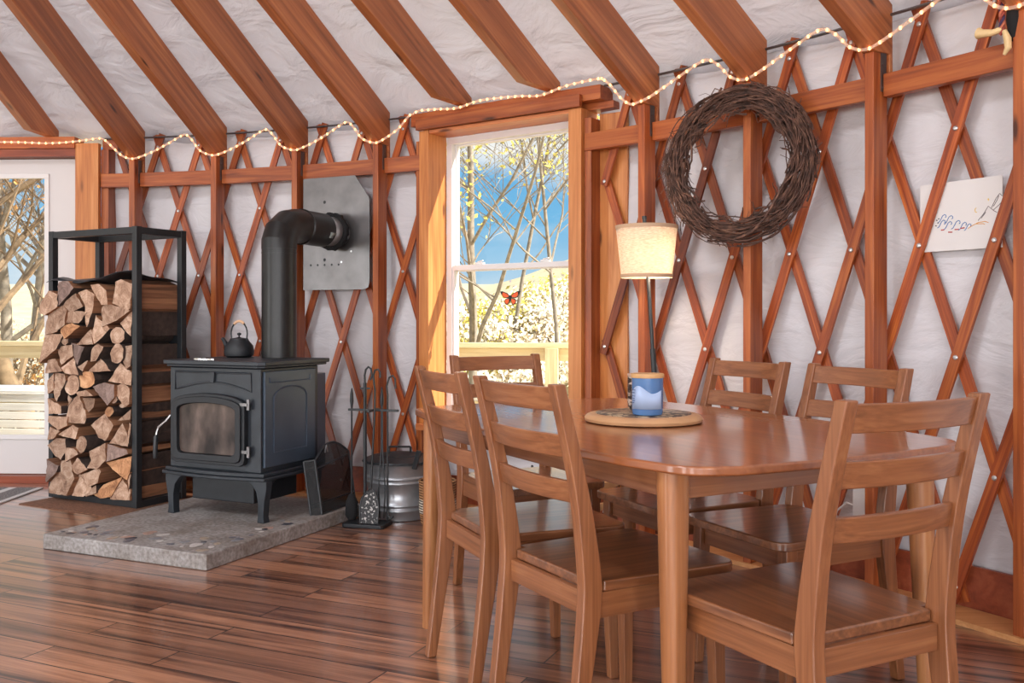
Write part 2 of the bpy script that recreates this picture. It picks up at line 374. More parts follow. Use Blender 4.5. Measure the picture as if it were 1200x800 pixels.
o = struct(m.build('ceiling', M_rooffab, smooth=180)); b = o.modifiers.new('thick', 'SOLIDIFY'); b.thickness = .012; b.offset = 1

def arcband(name, a0, a1, r0, r1, z0, z1, mat, step=.8):
    m = MB(); n = max(2, int(math.degrees(a1 - a0) / step)); rows = []
    for i in range(n + 1):
        a = a0 + (a1 - a0) * i / n
        rows.append([m.bm.verts.new(pol(a, r, z)) for r, z in ((r0, z0), (r1, z0), (r1, z1), (r0, z1))])
    for A, B in zip(rows, rows[1:]):
        for j in range(4): m.face([A[j], B[j], B[(j + 1) % 4], A[(j + 1) % 4]])
    m.face(rows[0]); m.face(rows[-1][::-1])
    return m.build(name, mat)
struct(arcband('baseboard_right', aW1, math.radians(84), 5.997, 6.012, 0, .17, M_base)); struct(arcband('baseboard_back', aD1, aW0, 5.997, 6.012, 0, .17, M_base))
struct(arcband('baseboard_window', aW0, aW1, 5.997, 6.012, 0, .17, M_base))
struct(arcband('trim_1', aW0, math.radians(84), RP - .012, 5.995, 0.0, .018, M_plate))
struct(arcband('trim_2', aD1, aW0, RP - .012, 5.995, 0.0, .018, M_plate))
# ring cable of the roof: lies where wall and roof meet
def cable(name, a0, a1, label, mat=M_plate_steel):
    m = MB(); n = 60
    m.tube([pol(a0 + (a1 - a0) * i / n, 5.945, 2.232) for i in range(n + 1)], .0065, 6)
    return tag(m.build(name, mat), label, 'cable')
cable('tension_cable', aD1, ang(3.62), 'grey steel tension cable along the wall top between door and window')
cable('tension_cable', ang(5.5), math.radians(80), 'grey steel tension cable along the wall top to the right of the window')

# window_1 -----------------------------------------------------------------
WF = wallframe(A_W, 5.86); W1 = struct_thing('window_1', WF)
def wp(name, mat, M=None, bevel=.002, sub=None, **kw):
    return m_.build(name, mat, sub or W1, M or Matrix.Identity(4), bevel=bevel, **kw)
JL, JR = -.533, .533; SILL = .47; HB = 2.128
for s_, nm in ((-1, 'jamb'), (1, 'jamb')):
    m_ = MB(); w = .068 if s_ < 0 else .076; x = s_ * (.533 - w / 2)
    m_.box((0, 0, 0), (w, .165, HB - SILL)); wp(nm, M_jamb, Matrix.Translation((x, .0825, (HB + SILL) / 2)))
m_ = MB(); m_.box((0, 0, 0), (.92, .165, .02)); wp('jamb', M_jambX, Matrix.Translation((0, .0825, HB - .011)))
m_ = MB(); m_.box((0, 0, 0), (1.07, .20, .035)); wp('sill', M_jambX, Matrix.Translation((0, .07, SILL - .0185)))
m_ = MB(); m_.box((0, 0, 0), (1.075, .03, .062)); wp('head_casing', M_firX, Matrix.Translation((0, -.012, HB + .032)))
m_ = MB(); m_.box((0, 0, 0), (1.24, .14, .072)); wp('header_beam', M_firX, Matrix.Translation((.02, .076, HB + .068)))
m_ = MB(); m_.box((0, 0, 0), (1.24, .10, .036)); wp('header_beam', M_firX, Matrix.Translation((.06, .12, HB + .014)))
m_ = MB(); m_.box((0, 0, 0), (.16, .018, HB - .04)); wp('framing_stud', M_jamb, Matrix.Translation((.655, .123, HB / 2)))
m_ = MB(); m_.box((0, 0, 0), (.04, .10, HB - .06)); wp('framing_stud', M_firZ, Matrix.Translation((.557, .075, HB / 2 - .02)))
m_ = MB(); m_.box((0, 0, 0), (.04, .10, HB - .06)); wp('framing_stud', M_firZ, Matrix.Translation((-.557, .075, HB / 2 - .02)))
# vinyl frame and sashes
def rectframe(m, x0, x1, z0, z1, w, y, d):
    m.box(((x0 + x1) / 2, y, z1 - w / 2), (x1 - x0, d, w)); m.box(((x0 + x1) / 2, y, z0 + w / 2), (x1 - x0, d, w))
    m.box((x0 + w / 2, y, (z0 + z1) / 2), (w, d, z1 - z0 - 2 * w)); m.box((x1 - w / 2, y, (z0 + z1) / 2), (w, d, z1 - z0 - 2 * w))
GX0, GX1, GZ0, GZ1 = -.462, .455, SILL + .005, HB - .022
m_ = MB(); rectframe(m_, GX0, GX1, GZ0, GZ1, .038, .195, .07); vf = wp('vinyl_frame', M_white, bevel=.003)
ZM = 1.335
m_ = MB(); rectframe(m_, GX0 + .022, GX1 - .022, ZM, GZ1 - .022, .026, .21, .028); wp('upper_sash', M_white, bevel=.003)
m_ = MB(); rectframe(m_, GX0 + .022, GX1 - .022, GZ0 + .022, ZM + .035, .030, .180, .028); ls = wp('lower_sash', M_white, bevel=.003)
for x in (-.24, .2):
    m_ = MB(); m_.box((0, 0, 0), (.06, .016, .012)); m_.tube([(-.012, -.004, .008), (.03, -.012, .014)], .005, 6)
    wp('latch', M_white, Matrix.Translation((x, .186, ZM + .042)), sub=ls)
m_ = MB(); m_.box((-.0035, .21, (ZM + GZ1) / 2), (GX1 - GX0 - .09, .004, GZ1 - ZM - .08)); wp('glass_pane', M_glass, bevel=0)
m_ = MB(); m_.box((-.0035, .18, (ZM + GZ0) / 2 + .03), (GX1 - GX0 - .10, .004, ZM - GZ0 - .06)); wp('glass_pane', M_glass, bevel=0)

# door_1 --------------------------------------------------------------------
DF = wallframe(A_D, 5.86); D1 = struct_thing('door_1', DF)
def dp(name, mat, M=None, bevel=.002, sub=None, **kw): return m_.build(name, mat, sub or D1, M or Matrix.Identity(4), bevel=bevel, **kw)
m_ = MB(); m_.box((0, 0, 0), (.152, .04, 2.195)); dp('jamb', M_jamb, Matrix.Translation((.475, .02, 1.0975)))
m_ = MB(); m_.box((0, 0, 0), (.152, .04, 2.195)); dp('jamb', M_jamb, Matrix.Translation((-.60, .02, 1.0975)))
m_ = MB(); m_.box((0, 0, 0), (.05, .11, 2.14)); dp('framing_stud', M_firZ, Matrix.Translation((.575, .095, 1.09)))
m_ = MB(); m_.box((0, 0, 0), (.92, .12, .05)); dp('head_casing', M_base, Matrix.Translation((-.061, .06, 2.135)))
m_ = MB(); m_.box((0, 0, 0), (.92, .13, .075)); dp('header_beam', M_firX, Matrix.Translation((-.061, .055, 2.1985)))
m_ = MB(); m_.box((0, 0, 0), (.10, .06, .075)); dp('header_beam', M_firX, Matrix.Translation((.60, .09, 2.1985)))
m_ = MB(); m_.box((0, 0, 0), (.92, .14, .045)); dp('threshold', M_base, Matrix.Translation((-.061, .07, .0225)))
DX0, DX1, DZ0, DZ1 = -.52, .395, .05, 2.105
gx0, gx1, gz0, gz1 = -.30, .165, .30, 1.985
m_ = MB(); y = .10; d = .045
m_.box(((DX0 + gx0) / 2, y, (DZ0 + DZ1) / 2), (gx0 - DX0, d, DZ1 - DZ0)); m_.box(((DX1 + gx1) / 2, y, (DZ0 + DZ1) / 2), (DX1 - gx1, d, DZ1 - DZ0))
m_.box(((gx0 + gx1) / 2, y, (gz1 + DZ1) / 2), (gx1 - gx0, d, DZ1 - gz1)); m_.box(((gx0 + gx1) / 2, y, (gz0 + DZ0) / 2), (gx1 - gx0, d, gz0 - DZ0))
leaf = dp('leaf', M_doorw, bevel=0)
m_ = MB(); rectframe(m_, gx0 - .025, gx1 + .025, gz0 - .025, gz1 + .025, .03, .074, .014); dp('glazing_bead', M_white, sub=leaf)
m_ = MB(); m_.box(((gx0 + gx1) / 2, .10, (gz0 + gz1) / 2), (gx1 - gx0, .006, gz1 - gz0)); dp('glass_pane', M_glass, sub=leaf, bevel=0)
for z in (1.87, 1.05, .25):
    m_ = MB(); m_.box((0, 0, 0), (.02, .018, .105)); m_.tube([(.006, -.01, -.055), (.006, -.01, .055)], .007, 8); dp('hinge', M_black, Matrix.Translation((.385, .07, z)), sub=leaf)

# posts, rails, rafters -----------------------------------------------------
PZ = 2.078
plabel = {0: 'brown fir wall post just right of the door frame, behind the log rack', 1: 'brown fir wall post between the log rack and the stove pipe',
          2: 'brown fir wall post directly behind the upright black stove pipe', 3: 'orange-brown fir wall post between the steel flue plate and the window',
          6: 'orange-brown fir wall post directly behind the lit lamp shade', 7: 'reddish fir wall post that the twig wreath hangs on',
          8: 'dark reddish fir wall post between the wreath and the wall drawing', 9: 'reddish fir wall post at the right edge, beside the wall drawing'}
POSTS = (0, 1, 2, 3, 6, 7, 8, 9)
for k in POSTS:
    P = thing('wall_post', plabel[k], 'post', wallframe(ang(k), RP, .018), 'fir posts standing under the roof rafters')
    MB().box((0, .0445, (PZ - .018) / 2), (.039, .089, PZ - .018)).build('post_shaft', M_firZ, P, bevel=.003)
    mm = MB(); mm.box((.0215, .060, PZ - .07), (.003, .034, .19))
    for z in (-.14, -.11, -.05, -.02): mm.ball((.0235, .060 + .008 * (1 if z in (-.11, -.02) else -1), PZ - .02 + z + .01), .004, 6)
    mm.build('metal_bracket', M_plate_steel, P)
rl = {(-.385, 0): 'short fir wall rail between the door frame and the first post', (0, 1): 'fir wall rail between the two posts behind the log rack',
      (1, 2): 'fir wall rail left of the stove pipe, above the kettle', (2, 3): 'fir wall rail just above the steel flue plate',
      (3, 'L'): 'short fir wall rail meeting the left jamb of the window', ('R', 6): 'short fir wall rail between the window frame and the lamp post',
      (6, 7): 'fir wall rail passing behind the left half of the wreath', (7, 8): 'dark fir wall rail between the wreath post and the next post', (8, 9): 'knotty orange fir wall rail above the wall drawing'}
def railend(k, r, side):
    if k == 'L': return (WF @ Vector((-.536, .02, 0)))
    if k == 'R': return (WF @ Vector((.536, .02, 0)))
    if k == -.385: return (DF @ Vector((.553, .02, 0)))
    return wallframe(ang(k), RP) @ Vector((.0215 * side, .055, 0))
for (k0, k1), lab in rl.items():
    p0 = railend(k0, 0, 1); p1 = railend(k1, 0, -1); d = p1 - p0; L = d.length
    M = frame2((d.x, d.y), ((p0.x + p1.x) / 2, (p0.y + p1.y) / 2, 1.91 + .0445))
    tag(MB().box((0, .019, 0), (L - .004, .038, .089)).build('wall_rail', M_firX, None, M, bevel=.003), lab, 'rail', 'fir rails between the wall posts')
rlabel = {-1: 'roof rafter at the far left, ending on the door header', 0: 'first full roof rafter from the left, above the log rack', 1: 'roof rafter second to the right of the door, between log rack and stove pipe',
          2: 'roof rafter over the stove pipe post', 3: 'orange-lit roof rafter above the post just left of the window', 4: 'roof rafter resting on the left half of the window header',
          5: 'roof rafter resting on the right half of the window header', 6: 'roof rafter ending above the lamp, right of the window', 7: 'roof rafter ending right above the wreath',
          8: 'roof rafter ending above the post right of the wreath', 9: 'roof rafter cut by the upper right corner of the photo'}
RIN = 1.0
for k in range(-1, 10):
    a = ang(k); on_header = k in (-1, 4, 5); bot = lambda r: PZ + .001 + PITCH * (RP - r); top = lambda r: 2.08 + .255 + PITCH * (RP - r)
    if on_header:
        zs = 2.2375; rs = RP - (zs - PZ) / PITCH + .07
        lift = zs - bot(rs)
        b2 = lambda r: bot(r) + lift * max(0, min(1, (r - 4.2) / 1.2))
        prof = [(RIN, top(RIN)), (5.93, top(5.93)), (5.93, zs), (rs, zs), (4.2, bot(4.2)), (RIN, bot(RIN))]
    else:
        prof = [(RIN, top(RIN)), (5.955, top(5.955)), (5.957, 1.975 + .03), (5.937, 1.975 + .03), (5.937, PZ + .001), (RP, PZ + .001), (RIN, bot(RIN))]
    wf = wallframe(a, 0); mm = MB(); mm.prism([(r, z) for r, z in prof], -.028, .028, 'x'); mm.bm.transform(wf)
    s, c = math.sin(a), math.cos(a)
    RM = frame_dir(pol(a, 3.5, top(3.5)), (s, c, -PITCH))
    o = mm.build('roof_rafter', M_rafter, None, RM, world=True, bevel=.003); tag(o, rlabel[k], 'rafter', 'fir rafters under the roof liner')
# lattice -------------------------------------------------------------------
LW, LT, ROW = .041, .014, .4165
def lattice(label, kmin, kmax, shift, zb=.09):
    L = thing('wall_lattice', label, 'lattice', wallframe(ang((kmin + kmax) / 2), RL, .02), 'crossed fir laths against the wall liner')
    LM = WM[L.name]; z0, z1 = .035, 2.255
    def clip(k0, sgn):               # lath crossing (k0, zb) going up to the right (sgn=1) or left
        pts = []
        for i in range(61):
            z = z0 + (z1 - z0) * i / 60; k = k0 + sgn * (z - zb) / ROW * .25
            if kmin - .012 <= k <= kmax + .012: pts.append((k, z))
        return pts
    def clear(k, z):                 # stay clear of the rafter tails at the posts
        return True
    k = math.floor(kmin) - 2.0 + shift
    starts = [k + .5 * i for i in range(int((kmax - kmin + 5) * 2))]
    for sgn, r in ((1, RL), (-1, RL + LT + .006)):
        for k0 in starts:
            pts = clip(k0, sgn)
            if len(pts) < 6: continue
            m = MB(); prev = None; P = [pol(ang(kk), r, z) for kk, z in pts]
            for i, p in enumerate(P):
                t = (P[min(i + 1, len(P) - 1)] - P[max(i - 1, 0)]).normalized(); a = ang(pts[i][0]); nrm = Vector((math.sin(a), math.cos(a), 0)); w = t.cross(nrm).normalized()
                q = [m.bm.verts.new(p + w * x * LW / 2 + nrm * y) for x, y in ((-1, 0), (1, 0), (1, LT), (-1, LT))]
                if prev:
                    for j in range(4): m.face([prev[j], q[j], q[(j + 1) % 4], prev[(j + 1) % 4]])
                else: m.face(q)
                prev = q
            m.face(prev[::-1])
            M = frame_dir(P[len(P) // 2], P[-1] - P[0]); o = m.build('lath', M_lath, None, M, world=True); under(o, L, M)
    # bolts at the crossings
    rows = [(zb + ROW * i, .0 if i % 2 == 0 else .25) for i in range(6)]
    for z, off in rows:
        kk = math.floor(kmin) + shift + off
        while kk < kmax + .02:
            if kk > kmin - .02:
                M = wallframe(ang(kk), RL - .001, z); mm = MB(); mm.lathe([(.0095, 0), (.0095, .002), (.006, .0055), (.002, .006)], 10, Matrix.Rotation(PI / 2, 4, 'X'))
                o = mm.build('bolt', M_bolt, None, M); under(o, L, M)
            kk += .5
    return L
lattice('criss-cross fir lattice on the wall between the door and the window', -.30, 3.47, -.06)
lattice('criss-cross fir lattice on the wall right of the window, behind lamp and wreath', 5.455, 10.6, -.025)
# ------------------------------------------------------------------ dining table and chairs
U = Vector((-.4835, .875, 0)).normalized(); V = Vector((.875, .4835, 0)).normalized()
TC = Vector((.406, 2.86, 0)); TH = .75
TM = Matrix(((V.x, U.x, 0, TC.x), (V.y, U.y, 0, TC.y), (0, 0, 1, 0), (0, 0, 0, 1)))     # local x across, y along
def tabletop(inset=0.0):
    pts = []; A, B, AE, BE, r = .81 - inset, .52 - inset, .768 - inset, .458 - inset, .11 - inset * .5
    # quarter outline from (B,0) to (0,A): bowed side, round corner, bowed end
    q = []
    for i in range(9):
        t = i / 9 * (AE - r); q.append((B - (B - BE) * (t / AE) ** 2, t))
    x0, y0 = q[-1]; cx_, cy_ = BE + .006 - r, AE - r + .01
    for i in range(1, 9):
        a = PI / 2 * i / 9; q.append((cx_ + r * math.cos(a), cy_ + r * math.sin(a)))
    for i in range(7):
        t = 1 - i / 7; x = t * (BE - r); q.append((x, A - (A - AE - .008) * (x / BE) ** 2))
    q.append((0, A))
    full = q + [(-x, y) for x, y in q[::-1][1:]]
    full = full + [(x, -y) for x, y in full[::-1][1:-1]]
    return full
T = thing('dining_table', 'brown wooden dining table with bowed sides and round pale legs', 'table', TM)
m = MB(); prof = tabletop(); m.prism(prof, .728, .75, 'z')
m.build('table_top', M_table, T, bevel=.006, seg=3, smooth=40)
for s in (-1, 1):
    MB().box((s * .405, 0, .695), (.02, 1.26, .066)).build('apron', M_chY, T, bevel=.002); MB().box((0, s * .65, .695), (.77, .02, .066)).build('apron', M_chX, T, bevel=.002)
for sx in (-1, 1):
    for sy in (-1, 1):
        mm = MB(); n = 16; p0 = Vector((sx * .412, sy * .648, .728)); p1 = Vector((sx * .424, sy * .668, 0)); rows = []
        for i in range(9):
            t = i / 8; p = p0.lerp(p1, t); r = .034 + (.020 - .034) * t
            rows.append([mm.bm.verts.new((p.x + r * math.copysign(abs(math.cos(2 * PI * j / n)) ** .75, math.cos(2 * PI * j / n)), p.y + r * math.copysign(abs(math.sin(2 * PI * j / n)) ** .75, math.sin(2 * PI * j / n)), p.z)) for j in range(n)])
        for A_, B_ in zip(rows, rows[1:]):
            for j in range(n): mm.face([A_[j], A_[(j + 1) % n], B_[(j + 1) % n], B_[j]])
        mm.face(rows[0]); mm.face(rows[-1][::-1])
        mm.build('leg', M_leg, T, smooth=50)

def smoothpath(ctrl, n=24):
    """Catmull-Rom through control points (y, z, w)"""
    out = []; c = [ctrl[0]] + list(ctrl) + [ctrl[-1]]
    for i in range(1, len(c) - 2):
        for j in range(n // (len(ctrl) - 1)):
            t = j / (n // (len(ctrl) - 1)); p = []
            for d in range(len(ctrl[0])):
                a, b, e, f = c[i - 1][d], c[i][d], c[i + 1][d], c[i + 2][d]
                p.append(.5 * ((2 * b) + (-a + e) * t + (2 * a - 5 * b + 4 * e - f) * t * t + (-a + 3 * b - 3 * e + f) * t ** 3))
            out.append(tuple(p))
    out.append(tuple(ctrl[-1])); return out
BACK = smoothpath([(-.254, 0, .030), (-.226, .20, .039), (-.201, .40, .052), (-.204, .50, .050), (-.232, .68, .038), (-.291, .916, .031)], 30)   # y, z, depth of the curved rear post
def backy(z):
    for a, b in zip(BACK, BACK[1:]):
        if a[1] <= z <= b[1]: return a[0] + (b[0] - a[0]) * (z - a[1]) / (b[1] - a[1])
    return BACK[-1][0]
def make_chair(label):
    R = thing('dining_chair', label, 'chair', None, 'wooden ladder-back chairs around the table')
    HW = .186                                                   # half distance of the rear posts
    for s in (-1, 1):
        mm = MB(); front = [(y + w / 2, z) for y, z, w in BACK]; rear = [(y - w / 2, z) for y, z, w in BACK]
        mm.prism(front + rear[::-1], s * HW - .016, s * HW + .016, 'x'); mm.build('back_post', M_chZ, R, bevel=.004)
    for z0, z1, dep in ((.852, .908, .030), (.744, .798, .028), (.636, .688, .026)):       # three bowed ladder slats
        mm = MB(); n = 14; rows = []
        for i in range(n + 1):
            x = -HW + .006 + (2 * HW - .012) * i / n; bow = -dep * (1 - (x / HW) ** 2) * .9
            q = []
            for z, d in ((z0, 0), (z1, 0), (z1, .016), (z0, .016)): q.append(mm.bm.verts.new((x, backy(z) + bow + d - .004, z)))
            rows.append(q)
        for A_, B_ in zip(rows, rows[1:]):
            for j in range(4): mm.face([A_[j], B_[j], B_[(j + 1) % 4], A_[(j + 1) % 4]])
        mm.face(rows[0]); mm.face(rows[-1][::-1]); mm.build('ladder_slat', M_chX, R, bevel=.003)
    q = []
    fw, bw, f, b, r = .222, .168, .232, -.192, .045
    for i in range(7): a = PI / 2 * i / 6; q.append((fw - r + r * math.sin(a), f - r + r * math.cos(a)))
    seat = [(-x, y) for x, y in q[::-1]] + [(x, y) for x, y in q] + [(.199, -.168), (bw, -.168), (bw, b), (-bw, b), (-bw, -.168), (-.199, -.168)]
    MB().prism(seat, .430, .456, 'z').build('seat', M_seat, R, bevel=.005, seg=2, smooth=40)
    MB().box((0, .175, .399), (.33, .018, .060)).build('seat_rail', M_chX, R, bevel=.002); MB().box((0, -.198, .4015), (.338, .018, .056)).build('seat_rail', M_chX, R, bevel=.002)
    for s in (-1, 1): MB().prism([(s * .190 - .009, .158), (s * .190 + .009, .158), (s * .186 + .009, -.178), (s * .186 - .009, -.178)], .369, .429, 'z').build('seat_rail', M_chY, R, bevel=.002)
    for s in (-1, 1):
        mm = MB(); rows = []
        for z, w, o in ((.430, .020, 0), (.0, .0135, .008)):
            rows.append([mm.bm.verts.new((s * (.186 + o) + dx * w, .176 + o * 1.5 + dy * w, z)) for dx, dy in ((-1, -1), (1, -1), (1, 1), (-1, 1))])
        for j in range(4): mm.face([rows[0][j], rows[0][(j + 1) % 4], rows[1][(j + 1) % 4], rows[1][j]])
        mm.face(rows[0]); mm.face(rows[1]); mm.build('front_leg', M_chZ, R, bevel=.003)
    return R
chairs = [((.632, 2.078), (-.465, .885), 'wooden ladder-back chair at the near end of the table, largest and closest'),
          ((.278, 2.445), (.868, .496), 'wooden ladder-back chair on the left side of the table, the nearer of two'),
          ((.068, 2.900), (.92, .395), 'leftmost wooden ladder-back chair, on the left side of the table near the fire tools'),
          ((.07, 3.607), (.449, -.894), 'wooden ladder-back chair at the far end of the table, in front of the window'),
          ((.575, 3.245), (-.894, -.449), 'wooden ladder-back chair on the far side of the table, below and left of the wreath'),
          ((.815, 2.825), (-.894, -.449), 'wooden ladder-back chair on the far side, its back seen just behind the nearest chair')]
c0 = None
for (x, y), fw, lab in chairs:
    if c0 is None: R = c0 = make_chair(lab)
    else: R = copy_tree(c0); R['label'] = lab
    f = Vector((fw[0], fw[1], 0)).normalized(); x -= .02 * f.x; y -= .02 * f.y; R.matrix_world = Matrix(((f.y, f.x, 0, x), (-f.x, f.y, 0, y), (0, 0, 1, 0), (0, 0, 0, 1)))

# tray, candle jar, small tin ------------------------------------------------
TX = Matrix.Translation((.402, 2.875, .75))
R = thing('round_board', 'round light-wood board with dark floral centre, lying on the table', 'board', TX)
m = MB(); m.lathe([(.165, 0), (.178, .004), (.18, .012), (.174, .020), (.166, .024), (.150, .026), (.002, .026)], 48); m.build('board_rim', plain('pale board wood', lin(196, 150, 108), .4, 0, .12, 12), R)
m = MB(); m.lathe([(.146, .0262), (.144, .0275), (.001, .0275)], 48); m.build('inlay', M_mosaic, R)
R = thing('candle_jar', 'blue glass candle jar with wooden lid standing on the round board', 'candle', Matrix.Translation((.404, 2.80, .7778)))
t = NT('blue frosted glass'); t.b.inputs['Base Color'].default_value = lin(92, 138, 196); t.b.inputs['Roughness'].default_value = .22; t.b.inputs['Transmission Weight'].default_value = .25; t.b.inputs['Coat Weight'].default_value = .4; M_blue = t.m
m = MB(); m.lathe([(.040, 0), (.0445, .003), (.0460, .012), (.0470, .108), (.0470, .111), (.044, .111)], 40); m.build('jar', M_blue, R, smooth=40)
m = MB(); m.lathe([(.049, .1112), (.0495, .113), (.0495, .121), (.048, .1235), (.001, .1235)], 40); m.build('lid', plain('beech lid', lin(206, 160, 108), .5, 0, .1, 30), R)
M_lab = plain('pale label', lin(172, 192, 226), .5); m = MB()
n = 22; rows = []
for i in range(n + 1):
    a = math.radians(-166 + 126 * i / n); u = i / n
    zt = .072 + .016 * max(0, math.sin(PI * (u * 1.6 - .05))) * (1 - u) + .006 * math.sin(u * 7)
    rows.append([m.bm.verts.new((.0466 * math.cos(a) + .0003 * math.cos(a) + .0006 * math.cos(a), .0479 * math.sin(a), z)) for z in (.02, zt)])
for A_, B_ in zip(rows, rows[1:]): m.face([A_[0], B_[0], B_[1], A_[1]])
o = m.build('label', M_lab, R); b = o.modifiers.new('thick', 'SOLIDIFY'); b.thickness = .0006; b.offset = 1
m = MB(); M_ink = plain('blue ink', lin(52, 84, 140), .6)
for i, (z, w) in enumerate(((.076, .30), (.068, .22), (.058, .28), (.0515, .2), (.045, .26), (.038, .18))):
    for j in range(6):
        a = math.radians(-160) + w * j / 6; m.box((.0492 * math.cos(a), .0492 * math.sin(a), z), (.0022, .0006, .0016), None)
m.build('label_print', M_ink, R)
R = thing('patterned_tin', 'small dark patterned tin standing behind the blue candle jar', 'tin', Matrix.Translation((.402, 2.915, .7778)))
m = MB(); m.lathe([(.030, 0), (.0405, .012), (.043, .03), (.043, .105), (.040, .108), (.001, .108)], 28)
t = NT('dark tin print'); tc = t.n('ShaderNodeTexCoord'); mp = t.n('ShaderNodeMapping'); mp.inputs['Scale'].default_value = (40, 40, 110); t.l(tc.outputs['Object'], mp.inputs[0]); nz = t.n('ShaderNodeTexNoise', i_Scale=1.0); t.l(mp.outputs[0], nz.inputs['Vector'])
t.l(t.ramp(nz.outputs[0], [(.55, lin(50, 38, 36)), (.62, lin(200, 180, 165))]), t.b.inputs['Base Color']); m.build('tin_body', t.m, R)
m = MB(); m.lathe([(.0415, .1082), (.0435, .110), (.0435, .116), (.001, .117)], 28); m.build('tin_lid', plain('pale tin lid', lin(206, 176, 156), .5), R)

# floor lamp ------------------------------------------------------------------
LB = Vector((.675, 4.12, 0))
R = thing('floor_lamp', 'lit floor lamp with beige linen drum shade on a thin dark pole', 'lamp', Matrix.Translation(LB))
top = Vector((-.097, -.02, 1.505)); bot = Vector((0, 0, .02)); at = lambda z: bot.lerp(top, (z - .02) / (1.505 - .02))
m = MB(); m.lathe([(.125, 0), (.13, .006), (.13, .016), (.12, .022), (.012, .026), (.001, .026)], 36); m.build('base', M_black, R)
m = MB(); m.tube([at(.022), at(.93), at(.935), at(1.50)], [.012, .012, .0085, .0085], 10); m.build('pole', M_black, R)
m = MB(); m.tube([at(1.497), at(1.512)], .011, 10); m.build('finial', M_black, R)
SC = at(1.35)
m = MB(); m.lathe([(.134, .119), (.1335, .119), (.110, -.107), (.1105, -.107)], 48, capends=False)
m.lathe([(.110, -.107), (.134, .119)], 48, capends=False)
o = m.build('lamp_shade', M_linen, R, Matrix.Translation((SC.x, SC.y, SC.z)), smooth=60)
m = MB()
for z, r in ((.112, .1345), (-.100, .1118)): m.lathe([(r - .0012, z - .008), (r + .0006, z - .008), (r + .0022, z + .008), (r + .0004, z + .008)], 48, capends=False)
m.build('shade_trim', plain('shade trim', lin(196, 164, 134), .8), o)
m = MB()
for i in range(3): a = 2 * PI * i / 3; m.tube([(0, 0, .10), (.133 * math.cos(a), .133 * math.sin(a), .117)], .0025, 6)
m.build('shade_spider', M_black, R, Matrix.Translation(SC))
m = MB(); m.tube([(.0, 0, -.075), (0, 0, -.02)], .014, 10); m.build('socket', M_white, R, Matrix.Translation(SC + Vector((.025, -.03, 0))))
m = MB(); m.ball((0, 0, .015), (.028, .028, .036), 14); m.build('bulb', M_filament, R, Matrix.Translation(SC + Vector((.025, -.03, 0))))
l = bpy.data.lights.new('lamp_glow', 'POINT'); l.energy = 7; l.color = (1, .80, .60); l.shadow_soft_size = .03
lo = bpy.data.objects.new('lamp_glow', l); C.objects.link(lo); lo.location = LB + SC + Vector((.03, -.035, -.06))

# ------------------------------------------------------------------ stove corner
HA = Vector((-1.291, 3.957, 0)); HE = Vector((-.917, .40, 0)).normalized()
HM = frame2((-HE.x, -HE.y), (-2.17, 4.34, 0))                                  # x right along the front, y into the room corner
HWD, HDP, HH = .962, 1.20, .07
R = thing('hearth_slab', 'grey concrete hearth slab with inlaid pebbles under the stove', 'hearth', HM)
m = MB(); m.box((HWD / 2, HDP / 2, HH / 2), (HWD, HDP, HH)); m.build('slab', M_conc, R, bevel=.006)
pcol = [plain('pebble %s' % n, lin(*c), .35, 0, .12, 60) for n, c in (('white', (190, 184, 180)), ('pink', (164, 136, 124)), ('dark', (62, 62, 70)), ('grey', (126, 126, 130)), ('tan', (158, 142, 126)), ('slate', (96, 96, 104)))]
for i in range(60):
    for _ in range(40):
        if i < 44: x, y = rnd.uniform(.05, HWD - .05), rnd.uniform(.04, .23)
        else: x, y = HWD - rnd.uniform(.04, .13), rnd.uniform(.25, .7)
        s = rnd.uniform(.008, .024)
        if i == 0: x, y, s = .80, .12, .030
        break
    m = MB(); m.ball((0, 0, 0), (s * rnd.uniform(1.0, 1.6), s, .0022), 10); a = rnd.uniform(0, PI)
    m.build('pebble', pcol[i % 6] if i else pcol[0], R, Matrix.Translation((x, y, HH + .0002)) @ Matrix.Rotation(a, 4, 'Z'))

SM = frame2((.906, -.424), (-1.4875, 4.6725, HH))
S = thing('wood_stove', 'black cast iron wood stove with arched glass door on the hearth', 'stove', SM)
HWS = .30
m = MB(); m.box((0, .235, .495), (.585, .455, .51)); m.build('firebox', M_iron, S, bevel=.006)
# top plate with stepped moulding
m = MB()
def plate(m, x, y0, y1, z0, z1, c=.03): m.prism([(-x + c, y0), (x - c, y0), (x, y0 + c), (x, y1), (-x, y1), (-x, y0 + c)], z0, z1, 'z')
plate(m, .318, -.018, .505, .752, .764); plate(m, .330, -.030, .515, .764, .785); m.build('top_plate', M_iron, S, bevel=.004)
# bowed lower ledge
m = MB(); pts = [(-.33, .0)] + [(-.33 + .66 * i / 16, -.012 - .035 * math.sin(PI * i / 16)) for i in range(17)] + [(.33, .0), (.33, .47), (-.33, .47)]
m.prism(pts, .205, .222, 'z'); m.prism([(x * .965, y + .010 if y < .1 else y) for x, y in pts], .222, .242, 'z'); m.build('ash_ledge', M_iron, S, bevel=.005)
m = MB(); m.box((0, .235, .14), (.40, .34, .13)); m.build('ash_pan_housing', M_irond, S, bevel=.006)
for sx in (-1, 1):
    for y in (.03, .43):
        mm = MB(); s = sx
        prof = [(s * .325, .205), (s * .326, .17), (s * .312, .10), (s * .306, .03), (s * .312, 0), (s * .268, 0), (s * .272, .03), (s * .272, .10), (s * .262, .15), (s * .232, .185), (s * .195, .205)]
        mm.prism(prof, y - .022, y + .022, 'y'); 
        d = 1 if y < .2 else -1
        mm.prism([(y - .02 * d, .205), (y - .02 * d, .1), (y + .025 * d, .1), (y + .035 * d, .155), (y + .06 * d, .188), (y + .10 * d, .205)], s * .272, s * .305, 'x')
        mm.build('leg', M_iron, S, bevel=.004)
